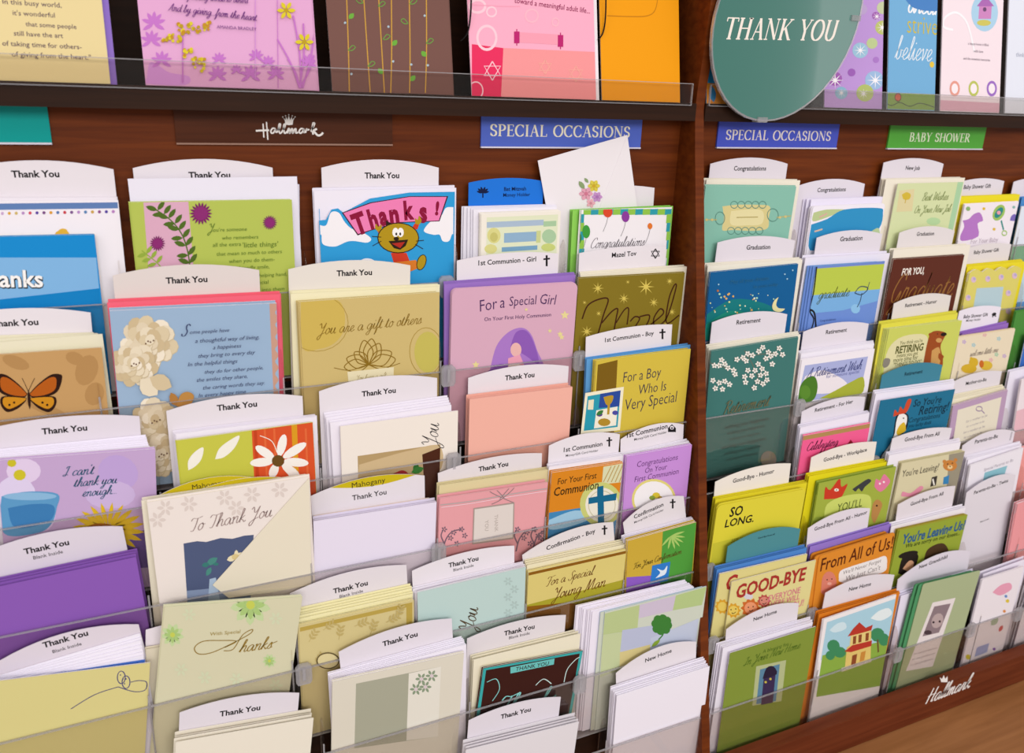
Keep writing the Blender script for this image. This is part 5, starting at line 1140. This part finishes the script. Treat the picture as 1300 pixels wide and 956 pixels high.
# ---- tier 7
s = 'green New Home door card'
T(7, (922, 799.5, 1014, 766), 10, [('New Home', 971.5, 781, 27)], s, '#ece5ec')
E(7, '#ede8f4', 'white', (909.5, 817, 1029, 783), 5, s, qf=(918, 823, 1032, 790), d1=.0112)
def art(a):
    a.part('door_print'); a.poly([(960, 846), (998, 838), (992, 890), (955, 896)], '#b4bc8c'); a.poly([(965, 850), (990, 843), (985, 890), (960, 894)], '#5a84a0'); a.poly([(970, 856), (985, 852), (981, 892), (966, 895)], '#3a2c50'); a.smooth([(968, 862), (973, 848), (982, 846), (986, 856)], '#2a2038', 3); a.dots([(972, 866), (978, 862)], 1.6, '#c8b84a')
    a.part('lettering'); a.text('A blessing for', 985, 822, 30, '#4c6a1c', 'sans', 0, .1, 1); a.text('In Your New Home', 981, 829, 66, '#4c6a1c', 'script', .0)
C(7, '#82943a', (927, 829.5, 1036, 795.5), 'green In Your New Home card picturing a blue doorway', s, art, n=1, inner='#efeaf0')
s = 'red-roofed house card'
T(7, (1048, 753, 1135.5, 730), 8, [('New Home', 1092, 744.5, 26)], s, '#ece5ec')
E(7, '#d97f22', 'orange', (1036, 776, 1138.5, 747.5), 3, s, d1=.009)
def art(a):
    a.part('scene_print'); a.poly([(1050, 790), (1137, 760), (1128, 818), (1042, 838)], '#a9d0e0'); a.poly([(1044, 832), (1128, 812), (1122, 870), (1036, 885)], '#8aac44'); a.smooth([(1105, 785), (1115, 776), (1128, 772), (1132, 780), (1118, 788)], '#e4eef0', 3)
    a.smooth([(1053, 800), (1062, 792), (1072, 790), (1074, 798), (1060, 803)], '#cfe4ec', 3)
    a.part('tree_print'); [(a.next() if x == 1058 else None, a.ell(x, y, rx, ry, '#3f8a5c', 12)) for x, y, rx, ry in ((1114, 806, 9, 9), (1122, 812, 7, 8), (1058, 820, 8, 8), (1066, 828, 8, 7), (1054, 832, 6, 6))]; a.part('trunk_print'); a.line([(1114, 812), (1115, 828)], 1.6, '#6a4a2a')
    a.part('house_print'); a.poly([(1075, 822), (1106, 800), (1105, 840), (1072, 852)], '#e0c470'); a.poly([(1080, 805), (1104, 797), (1104, 820), (1078, 826)], '#e4cc80')
    a.poly([(1076, 808), (1083, 798), (1091, 790), (1099, 797), (1108, 793), (1106, 800), (1092, 804)], '#b8382a'); a.poly([(1072, 827), (1082, 819), (1107, 813), (1106, 820), (1080, 828)], '#b8382a')
    for x, y in ((1083, 808), (1090, 806), (1099, 804)): a.poly([(x, y), (x + 4, y - 1), (x + 3.4, y + 9), (x - .6, y + 10)], '#8c4a28')
    a.poly([(1082, 832), (1088, 830), (1086, 844), (1080, 846)], '#8c4a28'); a.poly([(1093, 828), (1099, 826), (1097, 838), (1091, 840)], '#c88a3c'); a.poly([(1068, 848), (1106, 836), (1106, 840), (1068, 853)], '#d8d0c0')
C(7, '#efe9ea', (1046, 786.5, 1138, 755), 'white bordered card with a tall red-roofed house and trees', s, art, n=2)
s = 'sage baby-photo card'
T(7, (1140, 736, 1232, 700), 12, [('New Grandchild', 1185, 713, 32)], s, '#eae2ee')
E(7, '#e6e0f2', 'lavender', (1140, 752, 1235, 722), 3, s, d1=.009)
def art(a):
    a.part('photo_panel_print'); a.poly([(1184, 765), (1213, 759), (1184, 846), (1150, 852)], '#e6dcdc'); a.poly([(1186, 770), (1207, 766), (1192, 803), (1171, 808)], '#8c7a80'); a.ell(1190, 788, 7, 10, '#b8a4a4', 12, 25); a.dots([(1185, 790), (1193, 789)], 1.6, '#3a2c34'); a.ell(1178, 803, 5, 3, '#4a3a40', 8)
    a.part('lettering'); [a.text('for new grandparents', 1175 - i * 2.4, 826 + i * 7, 26, '#9a8e90', 'sans') for i in range(3)]
C(7, '#a9b48c', (1172, 741.5, 1245, 724), 'sage green card with a black-and-white baby photo panel', s, art, n=3, qb=(1160, 747, 1234, 729), backc='#4f9464', r=.004, tilt=0, d=.0176, db=.0140, inner='#4a8a5a')
s = 'white pastel toys card'
E(7, '#ebe5f2', 'white', (1244, 726, 1300, 706), 2, s, d1=.009)
def art(a):
    a.part('toy_print', True); a.smooth([(1260, 752), (1270, 743), (1282, 740), (1284, 748), (1270, 756)], '#e6a0b8', 3); a.dots([(1277, 757)], 2, '#6a90c8'); a.dots([(1279, 763)], 2.4, '#dcc23c'); a.dots([(1275, 776)], 2, '#d88a4c')
    a.leaf(1258, 794, 1267, 784, .6, '#a8b8a0'); a.leaf(1268, 802, 1273, 794, .5, '#cc5a5c'); a.rect(1240, 822, 1253, 828, '#a0a8d0'); a.dots([(1229, 834)], 3.4, '#d2c43a'); a.dots([(1262, 824)], 2, '#8a5ab0')
C(7, '#ece4ea', (1247, 736, 1300, 719), 'white card scattered with small pastel baby toys', s, art, n=2, tilt=0, d=.0176, db=.0155)
E(7, '#e9e2ea', 'grey white', (1302, 722, 1362, 704), 4, 'tray fin past the pastel toys card', d1=.016)

# ================================================================ TOP SHELF
def header(q, c, desc, art, short, dtop=.0, H=.175, n=2, inner='#f0ecf0', backs=None):
    """a card on the top shelf; q is the bottom edge (left to right) in the photo"""
    d0 = ray(q[0], q[1]); yb = .7785
    p0 = d0 * (yb / d0.y); d1 = ray(q[2], q[3]); p1 = d1 * (yb / d1.y)
    fr = Frame.__new__(Frame); t = math.radians(-11)
    fr.n = Vector((0, -math.cos(t), -math.sin(t))); z = -.0068
    fr.ex = Vector((1, 0, 0)); fr.ey = -fr.n; fr.ez = fr.ex.cross(fr.ey); fr.W = p1.x - p0.x; fr.H = H
    fr.o = Vector(((p0.x + p1.x) / 2, yb, z)); fr.p0 = fr.o.copy()
    me = card_mesh(fr.W, H, c, None, inner)
    for i in range(n - 1, -1, -1):
        if i:
            o = obj('greeting_card' if not backs else 'envelope', card_mesh(fr.W + .004, H, backs) if backs else me); o.matrix_world = fr.matrix(.002 if not backs else .003, .0016 * i + .0006, 0)
            tag_it(o, f'{"envelope" if backs else "further copy"} standing behind the {short} on the top shelf', 'envelope' if backs else 'card', f'behind the {short}')
        else:
            o = obj('greeting_card', me); o.matrix_world = fr.matrix(); tag_it(o, desc, 'card', 'greeting cards on the top shelf')
            a = Art(o, fr); art(a); a.flush()
def art(a):
    a.part('lettering')
    for t, x, y, w in (('In this busy world,', 41, 4, 74), ("it's wonderful", 43, 17.5, 53), ('that some people', 65, 32, 64), ('still have the art', 49, 43.5, 62), ('of taking time for others-', 54, 57, 100), ('of giving from the heart."', 66, 70.5, 100)): a.text(t, x, y, w, '#4a3050', 'sans', .005)
header((-60, 101, 140, 104), '#e2cf98', 'pale yellow verse card on the top shelf above the teal sign', art, 'pale yellow verse card', backs='#8a6cc0')
def art(a):
    p, p2 = '#c274c4', '#cf90d2'
    a.part('meadow_print'); a.smooth([(186, 100), (190, 80), (200, 82), (215, 92), (240, 97), (235, 108), (186, 106)], p2, 4)
    for x, y, r in ((195, 30, 16), (192, 52, 14), (205, 78, 14), (278, 76, 10), (276, 96, 13), (325, 72, 10), (318, 96, 14), (350, 95, 12), (340, 80, 10), (392, 80, 12), (300, 90, 8)): [a.leaf(x, y, x + r * math.cos(t), y + r * math.sin(t), .35, p) for t in (-.3, -.9, -1.5, -2.1, -2.8, .5, 2.6)]
    a.line([(232, 45), (232, 105)], 1.6, p); a.line([(324, 0), (324, 100)], 1.0, p2); a.line([(352, 0), (353, 112)], .8, p)
    for x0, x1, y1 in ((380, 352, 50), (382, 372, 20), (384, 400, 30), (380, 365, 75), (380, 398, 70), (380, 385, 30)): a.line([(x0, 112), ((x0 + x1) / 2 + 3, (112 + y1) / 2), (x1, y1)], 2, p)
    a.part('yellow_flower_print'); y_ = '#c9b21c'
    pr = random.Random(5)
    for cx_, cy_, rx, ry, n_ in ((246, 36, 20, 7, 34), (216, 49, 14, 5, 20), (240, 68, 6, 5, 9), (252, 82, 9, 8, 18)):
        for _ in range(n_): a.dots([(cx_ + rx * pr.uniform(-1, 1), cy_ + ry * pr.uniform(-1, 1) + .12 * rx * pr.uniform(-1, 1))], pr.uniform(1.6, 2.8), pr.choice(['#c9b21c', '#d8c62c', '#b8941c', '#c08a20']))
    for x, y in ((363, 14), (386, 54)): a.next(); a.flower(x, y, 12, 6, .5, '#d8c626', '#b89a1c', .25)
    a.part('lettering'); i = '#6a2c7a'; a.text('And by giving...from the heart.', 271, 16, 112, i, 'script', .03, rot=-3); a.text('of caring words to others', 275, -2, 80, i, 'script', .03); a.text('AMANDA BRADLEY', 300.5, 36, 50, i, 'sans', 0)
header((185, 107, 403, 112), '#dda5cd', 'orchid pink meadow card with yellow flowers on the top shelf', art, 'orchid pink meadow card', n=3)
def art(a):
    a.part('stem_print'); g = '#c99a3c'
    for x0, x1 in ((439, 443.5), (460, 470), (479, 488), (496.5, 496), (519, 520), (541, 540)): a.line([(x0, -30), ((x0 + x1) / 2 + 1, 60), (x1, 118)], 1.3, g)
    a.part('leaf_print')
    for x, y, s_, f in ((443, 24, 1, 1), (442, 64, 1, 0), (467, 84, 1, 0), (486, 50, 1, 0), (486, 94, -1, 1), (498, 58, 1, 1), (518, 30, -1, 0), (521, 103, 1, 1), (541, 72, -1, 1), (541, 55, 1, 0), (520, 5, 1, 0), (480, 8, 1, 0), (461, 4, -1, 0)):
        if f: a.leaf(x, y, x + 6 * s_, y - 7, .7, '#6aa83c')
        else: a.line([(x, y), (x + 5 * s_, y - 6), (x + 9 * s_, y - 4), (x + 5 * s_, y), (x, y)], 1, '#6a9a44')
    a.dots([(438, 29), (446, 94), (493, 34), (499, 78), (522, 82), (543, 83), (539, 20)], 1.6, '#a8bcc8')
header((422, 114, 575, 118.5), '#745048', 'brown card with gold stems and small green leaves', art, 'brown stem card')
def art(a):
    a.part('panel_print'); a.poly([(599, 56), (639, 61), (636, 125), (599, 122)], '#e22c5c'); a.poly([(639, 61), (757, 66), (757, 128), (636, 125)], '#ee9496')
    a.part('ring_print', True); w = '#f6c8d4'
    a.ring(618, 48, 12, 15, 3, w); a.ring(606, 8, 10, 8, 3, w); a.ring(624, 15, 6, 6, 2, w); a.ring(604, 115, 9, 11, 1.5, w); a.ring(675, 20, 8, 8, 2, '#f4b4c4'); a.ring(705, 28, 4, 5, 1.6, '#f4b4c4'); a.line([(596, 6), (640, 8), (660, 8)], 1, '#f0a0b8')
    a.part('scroll_print'); a.poly([(660, 41), (710, 44), (710, 57), (660, 54)], '#f09cb0')
    for x, y in ((656, 47), (711.5, 51.5)): a.poly([(x - 3.5, y - 7), (x + 3.5, y - 7), (x + 3.5, y + 8), (x - 3.5, y + 8)], '#b8206c'); a.line([(x, y - 10), (x, y + 11)], 1.2, '#b8206c', False)
    a.part('star_print'); a.david(625, 90, 12, '#f6c0cc', 1.5); a.david(692, 85, 9, '#f0a89c', 1.3); a.david(731, 94, 10, '#f0a89c', 1.3)
    a.part('lettering'); a.text('toward a meaningful adult life...', 702, 7, 95, '#8a1450', 'sans', .0, .1, 1.1, -3)
header((599, 119.5, 757, 125), '#f2aac2', 'pink card with a scroll and six-pointed stars on the top shelf', art, 'pink scroll card', backs='#eee8ee')
def art(a):
    a.part('tab_crease'); a.line([(771, 20), (800, 21), (822, 20), (832, 12), (836, -10)], 1.2, '#c47c08')
header((764.5, 126, 863, 129.5), '#ec9a06', 'plain orange card on the top shelf next to the wooden divider', art, 'orange card', inner='#f4efe8')
def art(a):
    a.part('panel_print'); a.poly([(890, 105), (930, 107), (945, 140), (890, 132)], '#d98a2c'); a.leaf(903, 108, 906, 130, .4, '#2f86c0')
header((897, 131, 1000, 134), '#2a90c8', 'bright blue and orange card hidden behind the oval sign', art, 'blue and orange card')
def art(a):
    a.part('burst_print')
    for x, y, r, c in ((1120, 35, 9, '#b9c070'), (1121, 10, 8, '#c0c8a0'), (1092, 64, 10, '#9ac0d8'), (1107, 55, 7, '#b9c890'), (1110, 102, 12, '#9ab8dc'), (1098, 118, 11, '#aebc6c'), (1068, 118, 8, '#8ab4cc'), (1060, 100, 9, '#a060b0'), (1081, 92, 5, '#9a60b4'), (1112, 76, 4, '#a878c4'), (1094, 12, 7, '#b9a0cc'), (1112, 20, 5, '#a060b0')): a.ell(x, y, r, r, c, 16)
    for x, y, r in ((1120, 35, 8), (1092, 64, 9), (1111, 102, 11), (1060, 102, 11), (1113, 21, 6), (1096, 119, 7), (1068, 118, 6)): a.star(x, y, r, 8, '#f4f0f4', .18)
header((1047, 133, 1120, 135.5), '#ba94d4', 'lilac card with coloured discs and white starbursts on the top shelf', art, 'lilac starburst card')
def art(a):
    a.part('grass_print'); a.poly([(1120, 118), (1192, 120), (1188, 140), (1118, 138)], '#7a9a34'); a.line([(1123, 130), (1132, 134), (1142, 130), (1155, 135), (1168, 131), (1186, 136)], .9, '#3a4a1c')
    a.part('flower_print'); a.ell(1140, 123.5, 4, 5, '#c8502c', 10); a.ring(1140, 123.5, 4, 5, .9, '#5a2414', 12); a.ell(1183, 82, 3, 4, '#e0c040', 8)
    a.part('lettering'); a.text('dream', 1176, 4, 46, '#eef0f4', 'script', .04); a.text('strive', 1171, 31, 38, '#c9b83c', 'sans', -.01, .0, 1.3); a.text('believe', 1160, 62, 48, '#e4ecf2', 'script', -.03, ys=1.1)
    a.part('cloud_tag_print'); a.smooth([(1150, 0), (1160, 10), (1180, 14), (1200, 12), (1209, 0), (1190, -10), (1165, -10)], '#4a80c0', 4)
header((1127, 135.5, 1187, 137.5), '#72abd4', 'sky blue dream strive believe card with a strip of grass', art, 'sky blue believe card')
def art(a):
    a.part('border_print'); a.poly([(1194, 127), (1270, 131), (1268, 143), (1192, 140)], '#dca8ba')
    a.part('birdhouse_print'); a.ell(1250, 16, 17, 24, '#a8cce4', 20); a.poly([(1242, 24), (1243, 8), (1251, -4), (1259, 8), (1258, 24)], '#c884bc'); a.poly([(1240, 8), (1251, -6), (1262, 8)], '#a868b0'); a.ell(1250, 12, 2.4, 3, '#6a4a70', 8); a.ell(1249, 29, 9, 4, '#c9c060', 12)
    a.part('ribbon'); a.line([(1210, 38), (1198, 34), (1200, 22), (1214, 16), (1228, 30), (1237, 66)], 2, '#f4f0f4')
    a.part('heart_ring_print')
    for x, c in ((1212, '#e09a8c'), (1236, '#b9c060'), (1259, '#9a6cc0')): a.next(); a.ell(x, 112.5, 6.5, 10, c, 16); a.ell(x, 112.5, 4.2, 6.6, '#f2e6ea', 12)
    a.part('lettering'); [a.text(t, x, y, w, '#8a7c88', 'sans') for t, x, y, w in (('a happy home is filled', 1242, 56, 26), ('with love', 1242, 65, 12), ('and the sweetest memories', 1240, 75, 34))]
header((1194, 138, 1269, 141), '#eedde4', 'white birdhouse card with ribbon and three heart rings', art, 'birdhouse card')
header((1276, 142, 1345, 144), '#dfe2ee', 'pale grey-blue card at the far end of the top shelf', lambda a: (a.part('lettering'), a.text('thinking of you', 1305, 70, 30, '#8a90a8', 'sans')), 'grey-blue card')

# ================================================================ SIGNS
def sign(q, zt, zb, c, desc, txt=None, tc='#efe9ee', holder=False):
    y = .8005; x0 = (ray(q[0], 160) * (y / ray(q[0], 160).y)).x; x1 = (ray(q[1], 160) * (y / ray(q[1], 160).y)).x
    fr = Frame.__new__(Frame); fr.n = Vector((0, -1, 0)); fr.ex = Vector((1, 0, 0)); fr.ey = Vector((0, 1, 0)); fr.ez = Vector((0, 0, 1)); fr.W = x1 - x0; fr.H = zt - zb
    fr.o = Vector(((x0 + x1) / 2, y, zb)); fr.p0 = fr.o.copy()
    mb = MB(); W, H = fr.W, fr.H
    mb.box(-W/2, W/2, 0, .0024, 0, H, c if not isinstance(c, str) else mat(c, .3)); o = obj('shelf_sign', mb.mesh('shelf_sign')); o.matrix_world = fr.matrix(); tag_it(o, desc, 'sign')
    mb = MB(); e = mat('#dcd6e4', .2) if not holder else mat('#9a7868', .2)  # wood sign: shine on the holder edges is put into their lighter colour
    mb.box(-W/2, W/2, -.0012, .0024, -.0014, .0002, e); mb2 = MB(); mb2.box(-W/2, W/2, -.0012, .0024, H - .0002, H + .0011, e)
    obj('holder_edge', mb.mesh('holder_edge'), o); obj('holder_edge', mb2.mesh('holder_edge'), o)
    a = Art(o, fr)
    if txt: a.part('lettering'); a.text(*txt[0], c=tc, face='serif', **txt[1])
    return a, fr
a, _ = sign((-60, 63), -.0262, -.0572, '#0a9c96', 'plain teal shelf sign beneath the pale yellow verse card'); a.flush()
a, _ = sign((222, 498), -.0262, -.0565, wood('sign_wood', '#44200e', '#562a14', .35), 'dark wood shelf sign with white script logo and crown', holder=True)
lw = '#efeae6'; a.part('lettering')
L = lambda px, py: (300 + px / 9.286, 130 + py / 9.286)
a.line([L(*p) for p in ((230, 335), (280, 332), (330, 330), (385, 328))], 2.4, lw); a.line([L(315, 250), L(325, 415)], 1.7, lw, False); a.line([L(355, 230), L(372, 440)], 1.7, lw, False)
for pts, w in (([(460, 310), (430, 305), (408, 335), (415, 362), (440, 355), (462, 315), (465, 350), (490, 345)], 2.0), ([(480, 350), (510, 300), (520, 260), (505, 258), (500, 320), (515, 365), (540, 345)], 2.0), ([(535, 350), (565, 300), (578, 262), (562, 262), (558, 320), (572, 365), (600, 340)], 2.0),
               ([(600, 365), (612, 315), (625, 312), (628, 365), (650, 315), (664, 318), (664, 365), (690, 315), (704, 318), (702, 360), (730, 350)], 2.0), ([(790, 315), (765, 308), (742, 335), (750, 362), (775, 352), (795, 315), (798, 355), (820, 335)], 2.0), ([(815, 360), (828, 312), (840, 325), (862, 318)], 2.0),
               ([(880, 345), (905, 290), (922, 250), (905, 245), (898, 300), (905, 380)], 2.2), ([(950, 310), (915, 335), (935, 365), (965, 390), (1000, 380), (1022, 355)], 2.6)): a.line([L(*p) for p in pts], w, lw)
a.part('crown_logo'); a.poly([L(*p) for p in ((580, 262), (568, 205), (548, 178), (580, 205), (584, 165), (602, 205), (618, 150), (634, 205), (656, 165), (656, 205), (690, 175), (672, 208), (664, 262), (622, 268))], lw)
a.dots([L(*p) for p in ((548, 172), (580, 158), (618, 145), (660, 158), (692, 170))], .9, lw); a.flush()
a, _ = sign((611, 815), -.0262, -.0582, '#5268c4', 'blue Special Occasions sign above the askew white envelope', (('SPECIAL OCCASIONS', 714.5, 166.5, 177), dict(ys=.82)), '#e9e2cc'); a.flush()
a, _ = sign((912.5, 1066), -.0262, -.0572, '#4a58c4', 'blue Special Occasions sign beneath the oval teal sign', (('SPECIAL OCCASIONS', 990.5, 172, 133), dict(ys=.82)), '#e6dcd8'); a.flush()
a, _ = sign((1131, 1253), -.0262, -.0572, '#55a83e', 'green Baby Shower shelf sign', (('BABY SHOWER', 1194, 174.5, 77), dict(ys=.82)), '#e4ecd0'); a.flush()

# rail logo: crown over script on the bottom rail of the right bay
fr = Frame.__new__(Frame); fr.n = Vector((0, -1, 0)); fr.ex = Vector((1, 0, 0)); fr.ey = Vector((0, 1, 0)); fr.ez = Vector((0, 0, 1)); fr.W = .1; fr.H = .04; fr.o = Vector((0, .6118, -.86)); fr.p0 = fr.o.copy()
hold = obj('rail_logo', None, rack); hold.matrix_parent_inverse = Matrix.Translation((-XD, -.8, 0)); hold.matrix_world = fr.matrix()
a = Art(hold, fr); a.part('crown_print', clip=False); a.poly([(1195, 866), (1193, 860), (1196, 862), (1198, 857), (1200, 862), (1203, 858), (1203, 866)], lw); None
a.part('lettering', clip=False); a.text('Hallmark', 1206, 874, 50, lw, 'script', .06); a.flush()

# the oval hanging sign
TEAL = clear('teal_plastic', '#4f9a90', opac=.72, ocol='#46867a')
yo = .762
def P3(x, y): d = ray(x, y); return d * (yo / d.y)
pts = []
for i in range(48):
    t = 2 * math.pi * i / 48; y = 20 + 132 * math.sin(t); pts.append(P3(1000 + 91 * math.cos(t) - .22 * (y - 20), y))
cx = sum(p.x for p in pts) / 48; cz = sum(p.z for p in pts) / 48
fr = Frame.__new__(Frame); fr.n = Vector((0, -1, 0)); fr.ex = Vector((1, 0, 0)); fr.ey = Vector((0, 1, 0)); fr.ez = Vector((0, 0, 1)); fr.W = .2; fr.H = .3; fr.o = Vector((cx, yo, cz)); fr.p0 = fr.o.copy()
mb = MB(); mb.prism([(p.x - cx, p.z - cz) for p in pts], 0, .0025, TEAL); o = obj('hanging_sign', mb.mesh('hanging_sign')); o.matrix_world = fr.matrix()
tag_it(o, 'oval translucent teal sign lettered Thank You hung before the top shelf', 'sign')
mb = MB(); n = 48
R1 = [((p.x - cx) * 1.0, (p.z - cz) * 1.0) for p in pts]; R2 = [((p.x - cx) * 1.018, (p.z - cz) * 1.018) for p in pts]
for i in range(n):
    j = (i + 1) % n; mb.prism([R1[i], R2[i], R2[j], R1[j]], -.0006, .0032, ACRE)
obj('rim', mb.mesh('rim'), o)
for px, py in ((967, 151), (1086, 22)):
    q_ = P3(px, py); mb = MB(); mb.box(q_.x - cx - .007, q_.x - cx + .007, -.002, .008, q_.z - cz - .004, q_.z - cz + .002, ACRE); obj('clip', mb.mesh('clip'), o)
a = Art(o, fr); a.part('lettering', clip=False); a.text('THANK YOU', 995.5, 37.5, 142, '#f0e6dc', 'serif', 0, .22, .98, 2.5); a.flush()

# thin black wire dividers on the top shelf
def wire(pts, desc):
    P = [(ray(x, y) * (.79 / ray(x, y).y)) + EYE for x, y in catmull(pts, 5)]
    mb = MB(); n = 6; V = []; F = []; r = .0009
    for p in P: V += [(p.x + r * math.cos(2 * math.pi * i / n), p.y + r * math.sin(2 * math.pi * i / n), p.z) for i in range(n)]
    for j in range(len(P) - 1): F += [(j * n + i, j * n + (i + 1) % n, (j + 1) * n + (i + 1) % n, (j + 1) * n + i) for i in range(n)]
    mb.add(V, F, mat('#141010', .35)); tag_it(obj('wire_divider', mb.mesh('wire_divider')), desc, 'wire')
wire([(598, -40), (598, 10), (594, 40), (585, 52)], 'thin black wire divider beside the pink scroll card')
wire([(769, -40), (769, 15), (766, 40), (760, 50)], 'thin black wire divider between the pink and orange cards')
